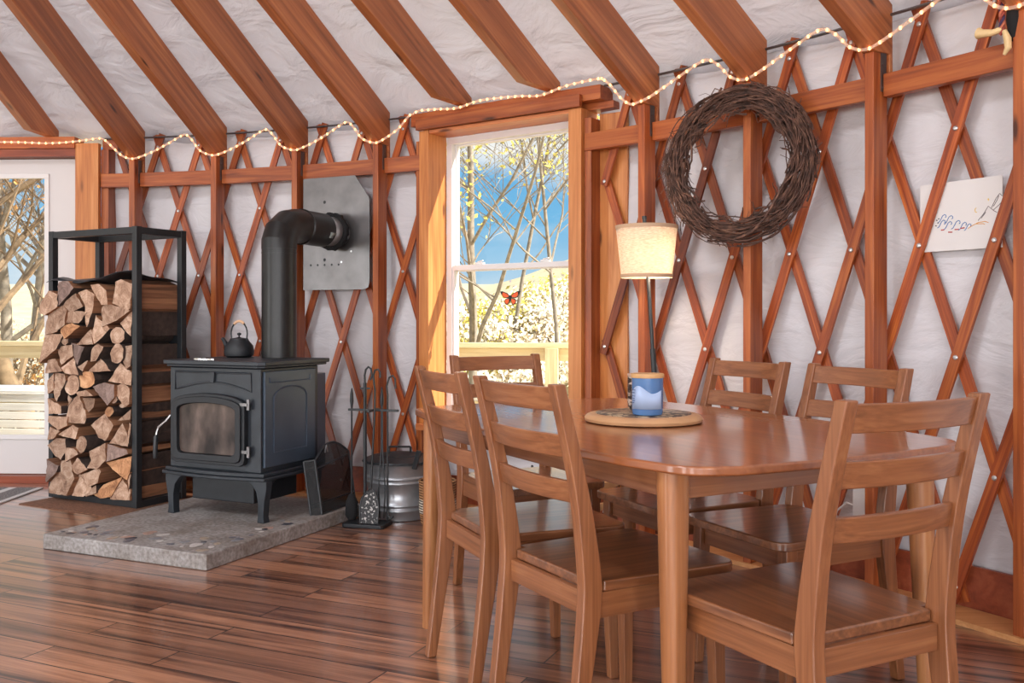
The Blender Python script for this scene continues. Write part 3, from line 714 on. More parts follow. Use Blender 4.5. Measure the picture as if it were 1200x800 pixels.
# side and back panels
for sx in (-1, 1):
    mm = MB(); mm.box((sx * .296, .225, .50), (.016, .40, .47)); p = mm.build('side_panel', M_ironlit, S, bevel=.004)
    mm = MB(); y0, y1, z0, z1 = .09, .35, .335, .60; P = [(sx * .305, y0, z0), (sx * .305, y0, z1)]
    P += [(sx * .305, (y0 + y1) / 2 - (y1 - y0) / 2 * math.cos(PI * i / 12), z1 + .055 * math.sin(PI * i / 12)) for i in range(1, 12)] + [(sx * .305, y1, z1), (sx * .305, y1, z0)]
    mm.tube(P, .0045, 6, closed=True); mm.tube([(sx * .305, .06, .705), (sx * .305, .06, .68), (sx * .305, .38, .68), (sx * .305, .38, .705)], .0035, 6)
    mm.build('arch_moulding', M_ironlit, p)
m = MB(); m.prism([(-.27, .46), (.27, .46), (.24, .60), (-.24, .60)], .20, .70, 'z'); m.build('rear_heat_shield', M_ironlit, S, bevel=.003)
# front face relief: panel with arch and keystone
yF = .0075
m = MB(); x0, x1, zb_, zt_ = -.255, .235, .655, .725
rim = [(x0, yF, zb_ - .02), (x0, yF, zt_), (x1, yF, zt_), (x1, yF, zb_ - .02)] + [(x1 + (x0 - x1) * i / 14, yF, zb_ - .02 + .042 * math.sin(PI * i / 14)) for i in range(1, 14)]
m.tube(rim, .0055, 6, closed=True); m.prism([(-.022, .728), (.012, .728), (.006, .676), (-.014, .676)], -.006, .01, 'y'); m.build('front_relief', M_iron, S)
# arched loading door
def arch(x0, x1, z0, z1, rise, n=18, r=.03):
    pts = [(x0 + r, z0), (x1 - r, z0), (x1 - .3 * r, z0 + .3 * r), (x1, z0 + r), (x1, z1)]
    xm, h = (x0 + x1) / 2, (x1 - x0) / 2
    pts += [(xm + h * math.cos(PI * i / n) * (1 if True else 0), z1 + rise * math.sin(PI * i / n) ** .8) for i in range(1, n)]
    return pts + [(x0, z1), (x0, z0 + r), (x0 + .3 * r, z0 + .3 * r)]
def archframe(m, o, i, y0, y1):
    n = len(o); A_ = [m.bm.verts.new((x, y0, z)) for x, z in o]; B_ = [m.bm.verts.new((x, y0, z)) for x, z in i]
    Cc = [m.bm.verts.new((x, y1, z)) for x, z in o]; D_ = [m.bm.verts.new((x, y1, z)) for x, z in i]
    for k in range(n):
        q = (k + 1) % n
        m.face([A_[k], A_[q], B_[q], B_[k]]); m.face([Cc[k], D_[k], D_[q], Cc[q]]); m.face([A_[k], Cc[k], Cc[q], A_[q]]); m.face([B_[k], B_[q], D_[q], D_[k]])
dx0, dx1 = -.262, .215
m = MB(); archframe(m, arch(dx0, dx1, .272, .560, .062), arch(dx0 + .022, dx1 - .022, .292, .550, .054), -.022, .012)
archframe(m, arch(dx0 + .018, dx1 - .018, .288, .552, .056), arch(dx0 + .05, dx1 - .05, .320, .536, .040), -.033, .010); dr = m.build('loading_door', M_irond, S, bevel=.004)
m = MB(); m.prism(arch(dx0 + .052, dx1 - .052, .322, .535, .039), -.012, -.006, 'y')
t = NT('sooty stove glass'); tc = t.n('ShaderNodeTexCoord'); nz = t.n('ShaderNodeTexNoise', i_Scale=5.0, i_Detail=4.0); mp = t.n('ShaderNodeMapping'); mp.inputs['Scale'].default_value = (1.6, 1, .8); t.l(tc.outputs['Object'], mp.inputs[0]); t.l(mp.outputs[0], nz.inputs['Vector'])
t.l(t.ramp(nz.outputs[0], [(.38, lin(40, 34, 32)), (.55, lin(84, 72, 66)), (.7, lin(120, 104, 96))]), t.b.inputs['Base Color']); t.b.inputs['Roughness'].default_value = .12; m.build('door_glass', t.m, dr)
for z in (.345, .575):
    m = MB(); m.tube([(.232, -.012, z - .026), (.232, -.012, z + .026)], .0085, 8); m.box((.212, -.018, z), (.045, .012, .014)); m.build('hinge', M_plate_steel, dr)
m = MB(); m.tube([(-.268, -.015, .505), (-.285, -.03, .475), (-.318, -.045, .445), (-.326, -.05, .415), (-.328, -.05, .395)], .0055, 8); h = m.build('handle_arm', M_chrome, dr)
m = MB(); m.tube([(-.328, -.05, .405), (-.331, -.051, .39), (-.334, -.052, .30), (-.335, -.052, .285)], [.008, .0115, .0125, .009], 10); m.build('handle_grip', M_black, h)
m = MB(); m.prism([(-.075, .0), (.03, -.004), (.05, .004), (.045, .016), (-.02, .014), (-.06, .012)], .7855, .793, 'z'); m.build('damper_lever', M_chrome, S, Matrix.Translation((-.07, .02, 0)))
# stove pipe
ex = Vector((.906, -.424, 0)); ey = Vector((.424, .906, 0))
PB = Vector((-1.4875, 4.6725, 0)) + ex * .062 + ey * .43; PB.z = HH + .786
PTH = wallframe(ang(2.5), 5.868, 1.585); pth = PTH.translation; pth = Vector((pth.x, pth.y, 1.575))
PM = Matrix.Translation(PB); R = thing('stove_pipe', 'black stove pipe rising from the stove and elbowing into the wall', 'pipe', PM)
hd = Vector((pth.x - PB.x, pth.y - PB.y, 0)); HL = hd.length; hd.normalize()
m = MB(); m.tube([(0, 0, 0), (0, 0, .58)], .092, 32, cap=False); m.tube([(0, 0, .20), (0, 0, .206)], .0935, 32); m.tube([(0, 0, .555), (0, 0, .562)], .0935, 32); m.build('lower_pipe', M_pipe, R)
zc = pth.z - PB.z
gores = [Vector((0, 0, .58)), Vector((0, 0, zc - .10)), Vector((0, 0, zc - .052)) + hd * .022, Vector((0, 0, zc - .012)) + hd * .082, Vector((0, 0, zc)) + hd * .15, Vector((0, 0, zc)) + hd * .20]
m = MB(); m.tube(gores, .094, 32); m.build('elbow', M_pipe, R, smooth=20)
m = MB(); c = Vector((0, 0, zc)); m.tube([c + hd * .195, c + hd * .20, c + hd * .205, c + hd * .212], [.0945, .101, .101, .097], 32); m.tube([c + hd * .205, c + hd * (HL - .16)], .0965, 32); m.build('upper_pipe', M_pipe, R)
m = MB(); m.tube([c + hd * (HL - .158), c + hd * (HL - .05)], .086, 32); m.build('bright_collar', M_bolt, R)
# ragged black gasket ring around the thimble
m = MB(); nn = 40; u_ = Vector((-hd.y, hd.x, 0)); rings = []
for q in range(nn):
    a = 2 * PI * q / nn; dv = u_ * math.cos(a) + Vector((0, 0, 1)) * math.sin(a); ro = .112 + rnd.uniform(-.006, .006)
    rings.append([m.bm.verts.new(c + hd * (HL - d_) + dv * r_) for r_, d_ in ((.087, .075), (ro, .072), (ro + rnd.uniform(-.003, .003), .045), (.087, .045))])
for q in range(nn):
    A_, B_ = rings[q], rings[(q + 1) % nn]
    for j in range(4): m.face([A_[j], B_[j], B_[(j + 1) % 4], A_[(j + 1) % 4]])
m.build('gasket_ring', M_soot, R)
m = MB(); m.tube([c + hd * (HL - .046), c + hd * (HL - .004)], [.088, .094], 32); m.build('thimble_collar', M_plate_steel, R)
side = ex * .55 - ey * .1
sx_ = (Vector((0, 0, 1)).cross(hd)).normalized() * -1
mm = MB()
for q in range(5):
    a0_, a1_ = math.radians(-12 - 4 * q), math.radians(-12 - 4 * (q + 1))
    pa = [c + hd * (HL - .215 + (.06 * w)) + (sx_ * math.cos(a) + Vector((0, 0, 1)) * math.sin(a)) * .0972 for a, w in ((a0_, 0), (a1_, 0), (a1_, 1 if q < 2 else .6), (a0_, 1 if q < 2 else .6))]
    mm.face([mm.bm.verts.new(p) for p in pa])
o = mm.build('sticker', plain('grey sticker', lin(150, 160, 158), .4), R); b = o.modifiers.new('thick', 'SOLIDIFY'); b.thickness = .0006; b.offset = 1
# steel wall plate
FM = wallframe(ang(2.5), 5.872, 0); R = thing('flue_plate', 'grey steel plate with clipped corner around the stove pipe on the wall', 'plate', FM)
m = MB(); x0, x1, z0, z1 = -.245, .225, 1.235, 1.908
m.prism([(x0, z0), (x1 - .035, z0), (x1 - .008, z0 + .012), (x1, z0 + .045), (x1, z1 - .14), (x1 - .10, z1), (x0, z1)], 0, .004, 'y'); m.build('sheet', M_plate_steel, R, bevel=.001)
for i, (x, z) in enumerate([(-.09, 1.76), (-.09, 1.415)] + [(-.19 + .05 * q, 1.385) for q in range(5)] + [(.05, 1.64), (.03, 1.40), (.10, 1.46)]):
    m = MB(); m.lathe([(.010 if i < 2 else .007, 0), (.005, .003), (.001, .003)], 8, Matrix.Translation((x, 0, z)) @ Matrix.Rotation(PI / 2, 4, 'X')); m.build('screw', M_bolt if i > 6 else M_black, R)
# kettle
KM = Matrix.Translation((-1.478, 5.085, HH + .786)); R = thing('tea_kettle', 'small black cast iron kettle with wooden-gripped loop handle on the stove top', 'kettle', KM @ Matrix.Rotation(math.radians(-25), 4, 'Z'))
m = MB(); m.lathe([(.060, 0), (.076, .008), (.080, .030), (.074, .062), (.052, .088), (.050, .092), (.001, .093)], 32); m.build('body', M_irond, R)
m = MB(); m.lathe([(.050, .092), (.046, .101), (.012, .106), (.004, .110), (.004, .116), (.011, .121), (.011, .129), (.001, .133)], 24); m.build('lid', M_irond, R)
m = MB(); m.tube([(-.068, 0, .05), (-.09, 0, .065), (-.108, 0, .092), (-.118, 0, .10)], [.017, .014, .010, .009], 12); m.build('spout', M_irond, R)
m = MB(); m.tube([(.050, 0, .085)] + [(.056 * math.cos(a), 0, .125 + .068 * math.sin(a)) for a in [PI * i / 12 for i in range(13)]] + [(-.050, 0, .085)], .0042, 8); h = m.build('handle', M_black, R)
m = MB(); m.tube([(.052 * math.cos(a), 0, .130 + .064 * math.sin(a)) for a in [PI * (.28 + .44 * i / 8) for i in range(9)]], .0075, 8); m.build('handle_grip', plain('pale wood grip', lin(222, 178, 140), .5), h)

# log rack and logs -----------------------------------------------------------
FL = Vector((-2.756, 5.58, 0)); E_ = Vector((.884, -.468, 0)).normalized(); D_ = Vector((-E_.y, E_.x, 0)); RW, RD, RH = .752, .36, 1.575
RM = frame2((E_.x, E_.y), (FL.x, FL.y, .006)); R = thing('log_rack', 'tall black steel log rack filled with split firewood', 'rack', RM)
q = .038
for x in (q / 2, RW - q / 2):
    for y in (q / 2, RD - q / 2): MB().box((x, y, RH / 2), (q, q, RH)).build('upright', M_black, R, bevel=.002)
for y in (q / 2, RD - q / 2):
    MB().box((RW / 2, y, RH - q / 2 - .003), (RW - 2 * q, q - .004, q)).build('top_bar', M_black, R, bevel=.002); MB().box((RW / 2, y, q / 2), (RW - 2 * q, q - .004, q)).build('bottom_bar', M_black, R, bevel=.002)
for x in (q / 2, RW - q / 2):
    MB().box((x, RD / 2, RH - q / 2 - .003), (q - .004, RD - 2 * q, q)).build('top_bar', M_black, R, bevel=.002); MB().box((x, RD / 2, q / 2), (q - .004, RD - 2 * q, q)).build('bottom_bar', M_black, R, bevel=.002)
MB().box((RW / 2, RD / 2, q + .002), (RW - 2 * q, RD - 2 * q, .004)).build('bottom_shelf', M_black, R)
MB().box((RW / 2, RD - .008, .62), (RW - 2 * q, .004, 1.16)).build('gap_shade_panel', M_black, R)  # dark sheet added behind the logs to blacken the shaded gaps
L1 = [[(45, 440), (75, 385), (125, 405), (130, 465), (70, 510), (42, 500)], [(135, 335), (185, 330), (215, 365), (160, 440), (132, 465)], [(165, 445), (215, 398), (260, 465), (215, 490), (160, 480)],
      [(240, 395), (280, 378), (325, 405), (318, 500), (302, 570), (285, 520), (280, 460)], [(305, 350), (345, 345), (390, 380), (405, 450), (370, 452), (335, 400)], [(445, 335), (470, 322), (548, 345), (548, 470), (520, 482), (440, 445)],
      [(75, 510), (150, 465), (170, 490), (165, 565), (130, 600), (75, 615)], [(165, 500), (215, 488), (280, 500), (245, 555), (165, 550)], [(375, 470), (400, 455), (520, 490), (455, 540), (385, 572)],
      [(325, 520), (405, 590), (355, 650), (325, 670), (320, 600)], [(470, 560), (548, 495), (550, 625), (530, 620)], ('o', 455, 625, 37, 43), [(155, 580), (210, 560), (250, 575), (180, 640), (155, 610)], [(235, 675), (300, 595), (322, 672)],
      [(60, 620), (150, 625), (120, 700), (45, 770), (50, 690)], ('o', 167, 655, 18, 22), [(120, 690), (200, 680), (208, 735), (155, 782)], [(200, 670), (265, 690), (240, 780), (205, 700)], [(320, 700), (345, 675), (380, 690), (350, 760), (320, 765)],
      ('o', 460, 725, 33, 52), [(490, 690), (545, 684), (552, 790), (512, 806), (492, 770)]]
L2 = [[(65, 10), (100, 4), (135, 60), (60, 70)], [(140, 45), (195, 2), (222, 80), (160, 70)], [(215, 40), (262, 10), (240, 62)], [(265, 65), (320, 4), (370, 60)], [(370, 110), (415, 28), (490, 75), (495, 130), (410, 118)], [(60, 110), (88, 78), (94, 150), (70, 170)],
      [(97, 75), (140, 80), (150, 110), (120, 205), (100, 170)], ('o', 182, 130, 34, 47), ('o', 252, 105, 41, 40), [(290, 140), (345, 122), (388, 132), (395, 190), (370, 225), (320, 170)], [(396, 140), (430, 125), (465, 150), (470, 220), (450, 235), (410, 180)],
      [(165, 310), (180, 210), (215, 182), (260, 290), (255, 315)], [(224, 195), (290, 200), (285, 240), (265, 262), (240, 230)], [(65, 200), (130, 235), (135, 270), (75, 270)], [(70, 285), (160, 290), (160, 330), (120, 350), (75, 310)], ('o', 370, 262, 19, 23), [(285, 330), (345, 278), (390, 330), (360, 400), (330, 385), (310, 350)],
      [(415, 305), (465, 255), (472, 300)], [(122, 375), (185, 330), (210, 345), (205, 395)], [(70, 340), (116, 360), (90, 395), (65, 400)], [(380, 415), (430, 325), (460, 380), (465, 430)], [(65, 430), (98, 398), (140, 400), (152, 450), (130, 495), (95, 470)], ('o', 228, 425, 24, 40),
      [(160, 440), (200, 445), (222, 470), (165, 505)], [(275, 460), (348, 422), (352, 500), (320, 540), (275, 535), (290, 500)], [(354, 420), (455, 450), (460, 470), (365, 505)], [(185, 540), (215, 492), (265, 545), (220, 568)], [(60, 500), (115, 530), (110, 560), (65, 605)],
      [(135, 510), (175, 505), (200, 590), (175, 665), (140, 575)], [(235, 575), (318, 542), (328, 560), (318, 610), (285, 625)], [(362, 515), (495, 490), (490, 560), (465, 595), (420, 565)], [(73, 660), (75, 610), (115, 565), (156, 630), (158, 678)], [(192, 680), (212, 575), (270, 620), (275, 650), (240, 685)],
      [(252, 660), (300, 628), (303, 662), (258, 680)], [(300, 670), (340, 625), (420, 590), (375, 680), (330, 705)], [(380, 705), (388, 640), (425, 595), (458, 650), (465, 695), (410, 705)], [(160, 180), (183, 200), (165, 235)], ('o', 395, 202, 15, 17), ('o', 431, 232, 12, 12), [(215, 165), (260, 155), (292, 182), (230, 185)],
      [(470, 520), (497, 560), (497, 640), (468, 600)], [(472, 605), (497, 645), (497, 700), (470, 690)], [(475, 240), (498, 235), (498, 310), (478, 300)], [(468, 320), (498, 330), (498, 420), (470, 400)]]
def topx(P, ox, oy, s):
    if P[0] == 'o':
        _, cx, cy, rx, ry = P; P = [(cx + rx * math.cos(2 * PI * i / 14) * rnd.uniform(.94, 1.04), cy + ry * math.sin(2 * PI * i / 14) * rnd.uniform(.94, 1.04)) for i in range(14)]; rd = True
    else: rd = False
    return [(ox + x / s, oy + y / s) for x, y in P], rd
logs = [topx(P, 40, 260, 4.705) for P in L1] + [topx(P, 40, 420, 4.2105) for P in L2]
LM_ = None; lgroup = 'split firewood logs in the rack'
special = {5: 'large square split log at the top right of the rack', 1: 'dark brown split log at the top left under the black tarp', 11: 'round log with whole pale cut face high on the right of the rack', 29: 'rough orange-faced round log in the middle of the rack',
           36: 'small round log with bright orange cut end, right of the middle', 46: 'grey weathered split log pointing right, low in the rack', 55: 'long orange split log sticking out at the bottom middle of the rack', 25: 'pale fan-shaped split log beside the right upright',
           32: 'tall pale wedge-shaped split log in the middle of the rack', 43: 'round log seen end-on low in the middle of the rack', 56: 'pale triangular split log at the bottom right of the rack', 52: 'large pale split log at the bottom left of the rack',
           0: 'pale split log at the upper left edge of the stack, jutting out past the upright', 28: 'oval pale log end left of the rough orange one', 51: 'broad orange-brown split log low at the right, above the bottom logs'}
def rowname(z, x):
    v = ['bottom', 'low', 'lower middle', 'middle', 'upper middle', 'upper', 'top'][min(6, int(z / 1.2 * 7))]; h = ['far left', 'left', 'centre left', 'centre', 'centre right', 'right'][min(5, max(0, int(x / .70 * 6)))]
    return v, h
used = set(special.values())
for i, (P, rd) in enumerate(logs):
    cxp = sum(p[0] for p in P) / len(P); offd = -.058 * (1 - max(0, min(1, (cxp - 60) / 90))) - .004
    O = FL + D_ * offd; loc = []
    for x, y in P:
        dv = Vector(((x - 600) / F, 1, 0)); t_ = D_.dot(O) / D_.dot(dv); w = dv * t_ - O; loc.append((w.dot(E_), EYE + (HZ - y) / F * t_))
    loc = [(max(-.004 if offd < -.03 else q + .003, min(RW - q - .004, u)), max(q + .006, z)) for u, z in loc]
    cu = sum(p[0] for p in loc) / len(loc); cz_ = sum(p[1] for p in loc) / len(loc)
    loc = [(cu + (u - cu) * 1.09, max(q + .005, cz_ + (z - cz_) * 1.09)) for u, z in loc]
    # densify and roughen the outline
    pts = []; sidx = []
    for a, b in zip(loc, loc[1:] + loc[:1]):
        ln = math.dist(a, b); n = 1 if rd else max(1, int(ln / .022)); bark = rd or rnd.random() < .33
        for j in range(n):
            t_ = j / n; s = 0 if j == 0 else rnd.uniform(-.0022, .0022)
            pts.append((a[0] + (b[0] - a[0]) * t_ + s, a[1] + (b[1] - a[1]) * t_ + s)); sidx.append(2 if bark else 1)
    m = MB(); back = rnd.uniform(-.025, -.012) + RD; y0 = offd + rnd.uniform(-.008, .008); c = Vector((cu, 0, cz_))
    xin = lambda u: max(q + .004, min(RW - .012, u))
    rowsv = []
    for f_, yy in ((0, y0), (.12, y0 + .06), (.55, (y0 + back) / 2), (1, back)):
        row = []
        for u, z in pts:
            if f_ > 0:
                uu = xin(u) if f_ >= .12 else u; dx = rnd.uniform(-.003, .003); dz = rnd.uniform(-.003, .003)
            else: uu, dx, dz = u, 0, 0
            row.append(m.bm.verts.new((uu - cu + dx, yy + (rnd.uniform(-.004, .004) if f_ in (0, 1) else 0) + (.12 * (z - cz_) if f_ == 0 else 0), z - cz_ + dz)))
        rowsv.append(row)
    n = len(pts)
    f = m.face(rowsv[0]); m.face(rowsv[-1][::-1])
    for A_, B_ in zip(rowsv, rowsv[1:]):
        for j in range(n):
            f = m.face([A_[j], B_[j], B_[(j + 1) % n], A_[(j + 1) % n]])
            if f: f.material_index = sidx[j]
    v, h = rowname(cz_, cu); shape = 'round' if rd else ('three-sided' if len(P) == 3 else ('four-sided' if len(P) == 4 else 'blocky'))
    lab = special.get(i)
    if not lab:
        area = max(p[0] for p in loc) - min(p[0] for p in loc); size = 'small' if area < .085 else ('wide' if area > .15 else 'medium')
        lab = '%s %s split log at %s %s of the firewood stack' % (size, shape, v, h) if not rd else '%s round log at %s %s of the firewood stack' % (size, v, h)
        k_ = 2
        base = lab
        while lab in used:
            lab = base.replace(' log at', ' log, %s down, at' % ['', '', 'second', 'third', 'fourth', 'fifth', 'sixth'][k_]); k_ += 1
        used.add(lab)
    em = M_logend[1] if i in (29, 36, 51, 55, 12) else (M_logend[2] if i in (46, 1, 30, 17, 48) else M_logend[0])
    o = m.build('firewood_log', [em, M_logside, M_bark], None, RM @ Matrix.Translation(c), smooth=30); o.location.z = cz_
    tag(o, lab, 'log', lgroup)
# black tarp lying over the stack
m = MB(); nx, ny = 26, 10; g = []
def tarpz(u, v):
    pts = [(0, 1.262), (.10, 1.285), (.22, 1.275), (.30, 1.262), (.45, 1.285), (.60, 1.322), (.714, 1.330)]
    for (a, za), (b, zb_) in zip(pts, pts[1:]):
        if a <= u <= b: z = za + (zb_ - za) * (u - a) / (b - a); break
    else: z = pts[-1][1]
    return z + .012 * math.sin(u * 23 + v * 9) * math.sin(v * 12) - .055 * v / RD * (1 if u > .4 else .0) + (.02 * math.sin(v * 18) if u < .45 else 0)
for i in range(nx + 1):
    u = q + .003 + (RW - 2 * q - .006) * i / nx; g.append([m.bm.verts.new((u, -.045 * (1 - i / nx) + (RD + .0) * j / ny, tarpz(u, RD * j / ny))) for j in range(ny + 1)])
for i in range(nx):
    for j in range(ny): m.face([g[i][j], g[i + 1][j], g[i + 1][j + 1], g[i][j + 1]])
o = tag(m.build('tarp', M_tarp, None, RM, smooth=60), 'black plastic sheet lying over the top logs in the rack', 'sheet'); b = o.modifiers.new('thick', 'SOLIDIFY'); b.thickness = .003
# mats
m = MB(); m.box((.43, .06, .0025), (.80, .54, .005)); mt = m.build('door_mat', M_matdark, None, frame2((E_.x, E_.y), (FL.x, FL.y, 0)), bevel=.002); tag(mt, 'brown rubber-backed mat under the log rack', 'mat')
def stripemat():
    t = NT('grey striped rug'); tc = t.n('ShaderNodeTexCoord'); sp = t.n('ShaderNodeSeparateXYZ'); t.l(tc.outputs['Object'], sp.inputs[0])
    nz = t.n('ShaderNodeTexNoise', i_Scale=120.0, i_Detail=2.0); t.l(tc.outputs['Object'], nz.inputs['Vector'])
    g = t.ramp(nz.outputs[0], [(.35, lin(78, 76, 78)), (.65, lin(150, 146, 144))])
    w = t.n('ShaderNodeMath', operation='PINGPONG'); t.l(sp.outputs[0], w.inputs[0]); w.inputs[1].default_value = .09
    st = t.ramp(w.outputs[0], [(.022, (1, 1, 1, 1)), (.026, (0, 0, 0, 1))]); t.l(t.mixc(st, g, lin(206, 204, 202)), t.b.inputs['Base Color']); t.b.inputs['Roughness'].default_value = .95; t.bump(nz.outputs[0], .6, .006); return t.m
m = MB(); m.box((-.45, .33, .004), (.92, .66, .008)); tag(m.build('rug', stripemat(), None, Matrix.Translation((-2.945, 5.22, 0)), bevel=.002), 'grey rug with white stripes on the floor in front of the door', 'rug')

# fire screen, tools, bucket, baskets ------------------------------------------
def onh(x, y): return HM @ Vector((x, y, HH))
sp0 = Vector(((372 - 600) / (231 / .995), F / (231 / .995) , 0))                # hinge foot on the slab
def scr(px, py, h): s = (py - HZ) / (EYE - h); return Vector(((px - 600) / s, F / s, h))
hinge = scr(378, 603, HH); endr = scr(414, 589, HH); dirm = (endr - hinge).normalized(); 
SMx = frame2((dirm.x, dirm.y), (hinge.x, hinge.y, HH + .004)) @ Matrix.Rotation(math.radians(-9), 4, 'X'); R = thing('fire_screen', 'folded black mesh fire screen standing beside the stove', 'screen', SMx)
W_ = .35; Hs = .31
def screen_panel(M, w, h0, h1, name):
    """frame and mesh of one wing; arched top from h0 (x=0) to h1 (x=w)"""
    top = [(w * i / 12, h0 + (h1 - h0) * math.sin(PI * i / 12)) for i in range(13)]
    mm = MB(); mm.tube([(0, 0, 0), (0, 0, h0)] + [(x, 0, z) for x, z in top[1:]] + [(w, 0, 0)], .0055, 8, closed=True)
    zz = h0 - .045; mm.tube([(0, 0, zz), (w, 0, zz + .03 * (1 if h1 > h0 else 0))], .004, 6); mm.tube([(0, 0, .055), (w, 0, .055)], .004, 6)
    f = mm.build(name, M_black, R, M)
    mm = MB(); mm.prism([(0, 0)] + [(x, z) for x, z in top] + [(w, 0)], -.0006, .0006, 'y'); mm.build('wire_mesh', M_mesh, f)
    return f
screen_panel(Matrix.Identity(4), W_, .275, .345, 'main_wing')
screen_panel(Matrix.Translation((-.006, 0, 0)) @ Matrix.Rotation(math.radians(118), 4, 'Z'), .055, .275, .275, 'side_wing')
m = MB(); m.tube([(.085, -.012, .30), (.10, -.018, .335), (.115, -.012, .30)], .004, 6); m.build('lift_handle', M_plate_steel, R)

TB = scr(430, 616, 0); TM_ = Matrix.Translation(TB) @ Matrix.Rotation(math.radians(-14), 4, 'Z') @ Matrix.Diagonal((.92, .92, .965, 1))
R = thing('fire_tool_stand', 'black stand for fireplace tools on the floor beside the hearth', 'stand', TM_)
m = MB(); m.prism([(-.11, -.075), (.11, -.075), (.125, -.06), (.125, .06), (.11, .075), (-.11, .075), (-.125, .06), (-.125, -.06)], 0, .022, 'z'); m.build('base', M_irond, R, bevel=.006)
m = MB(); m.tube([(-.02, .02, .02), (-.02, .02, .64), (-.02, .02, .76)], .010, 8)
m.tube([(-.02, .02, .755), (-.022, .02, .80), (-.015, .02, .83), (.0, .02, .845), (.016, .02, .835), (.022, .02, .80), (.012, .02, .775)], .006, 8); m.build('pole', M_black, R)
m = MB(); m.box((.03, .02, .615), (.30, .016, .012)); m.box((.03, .02, .615), (.016, .15, .012)); m.box((-.02, .02, .73), (.06, .01, .01)); m.build('hook_bar', M_black, R, bevel=.002)
def tool(name, label, cat, x, y, z0, extra):
    T_ = thing(name, label, cat, TM_ @ Matrix.Translation((x, y, 0)), 'fireplace tools on the stand'); extra(T_); return T_
def shovel(T_):
    m = MB(); m.tube([(0, 0, .20), (.012, .002, .45), (.02, .004, .60), (.022, .004, .72), (.012, .004, .80), (.022, .004, .83), (.04, .004, .835), (.052, .004, .82), (.052, .004, .79)], .0058, 8); m.build('handle', M_black, T_)
    m = MB(); pts = [(-.052, -.03, .026), (.052, -.03, .026), (.056, -.026, .11), (.048, -.018, .155), (.02, -.006, .19), (0, 0, .205), (-.02, -.006, .19), (-.048, -.018, .155), (-.056, -.026, .11)]
    A_ = [m.bm.verts.new(p) for p in pts]; B_ = [m.bm.verts.new((p[0], p[1] + .004, p[2])) for p in pts]; m.face(A_); m.face(B_[::-1])
    for i in range(len(pts)): m.face([A_[i], B_[i], B_[(i + 1) % len(pts)], A_[(i + 1) % len(pts)]])
    t = NT('ash-flecked iron'); tc = t.n('ShaderNodeTexCoord'); nz = t.n('ShaderNodeTexNoise', i_Scale=70.0, i_Detail=2.0); t.l(tc.outputs['Object'], nz.inputs['Vector'])
    t.l(t.ramp(nz.outputs[0], [(.56, lin(44, 44, 46)), (.64, lin(190, 186, 182))]), t.b.inputs['Base Color']); t.b.inputs['Roughness'].default_value = .6; m.build('blade', t.m, T_)
    m = MB(); m.tube([(p[0], p[1] - .002, p[2]) for p in pts[1:]] + [(pts[0][0], pts[0][1] - .002, pts[0][2])], .004, 6); m.build('rim', M_black, T_)
tool('ash_shovel', 'flat ash shovel leaning on the front of the tool stand', 'shovel', .035, -.025, 0, shovel)
def poker(T_):
    m = MB(); m.tube([(0, 0, .03), (0, 0, .60), (0, 0, .70), (-.005, 0, .745), (.010, 0, .79), (.030, 0, .80), (.045, 0, .785), (.047, 0, .73)], .0055, 8); m.tube([(0, 0, .06), (.02, 0, .04), (.035, 0, .055)], .005, 6); m.build('rod', M_black, T_)
tool('poker', 'hook-topped fire poker at the right of the tool stand', 'poker', .115, .02, 0, poker)
def brush(T_):
    m = MB(); m.tube([(0, 0, .16), (0, 0, .62), (0, 0, .66), (0, 0, .70), (0, 0, .73)], [.005, .005, .011, .009, .003], 8); m.build('handle', M_black, T_)
    m = MB(); m.lathe([(.020, .025), (.036, .05), (.034, .12), (.016, .16), (.006, .165)], 16); m.build('bristles', M_soot, T_)
tool('hearth_brush', 'black hearth brush at the left of the tool stand', 'brush', -.10, .02, 0, brush)
def tongs(T_):
    m = MB()
    for s in (-1, 1): m.tube([(s * .012, 0, .03), (s * .020, 0, .18), (s * .004, 0, .40), (s * .003, 0, .64)], .004, 6)
    m.tube([(0, 0, .635), (0, 0, .665), (0, 0, .70), (0, 0, .735)], [.009, .012, .008, .003], 8); m.build('tong_arms', M_black, T_)
tool('fire_tongs', 'black fire tongs hanging at the back of the tool stand', 'tongs', .06, .072, 0, tongs)

BK = Matrix.Translation((-.605, 5.06, 0)) @ Matrix.Diagonal((1.17, 1.17, 1.0, 1)); R = thing('ash_bucket', 'galvanised steel bucket with black lid on the floor beside the fire tools', 'bucket', BK)
m = MB(); m.lathe([(.128, 0), (.134, .004), (.137, .05), (.142, .054), (.142, .062), (.139, .066), (.141, .078), (.146, .082), (.146, .09), (.142, .094), (.150, .195), (.155, .199), (.155, .206), (.151, .21), (.152, .22), (.157, .224), (.157, .231), (.153, .235), (.160, .292), (.164, .296), (.160, .30), (.155, .296), (.130, .01), (.001, .01)], 48); m.build('pail', M_galv, R, smooth=50)
m = MB(); m.lathe([(.170, .301), (.172, .303), (.168, .312), (.13, .328), (.10, .331), (.095, .336), (.05, .342), (.001, .344)], 48); ld = m.build('lid', M_irond, R)
m = MB(); m.tube([(-.05, 0, .337), (-.05, 0, .370), (-.045, 0, .374), (.045, 0, .374), (.05, 0, .370), (.05, 0, .337)], .006, 8); m.build('lid_handle', M_black, ld)
m = MB(); m.tube([(.085, -.166, .285), (.105, -.168, .38)], .012, 6); m.build('scoop_handle', M_black, R)

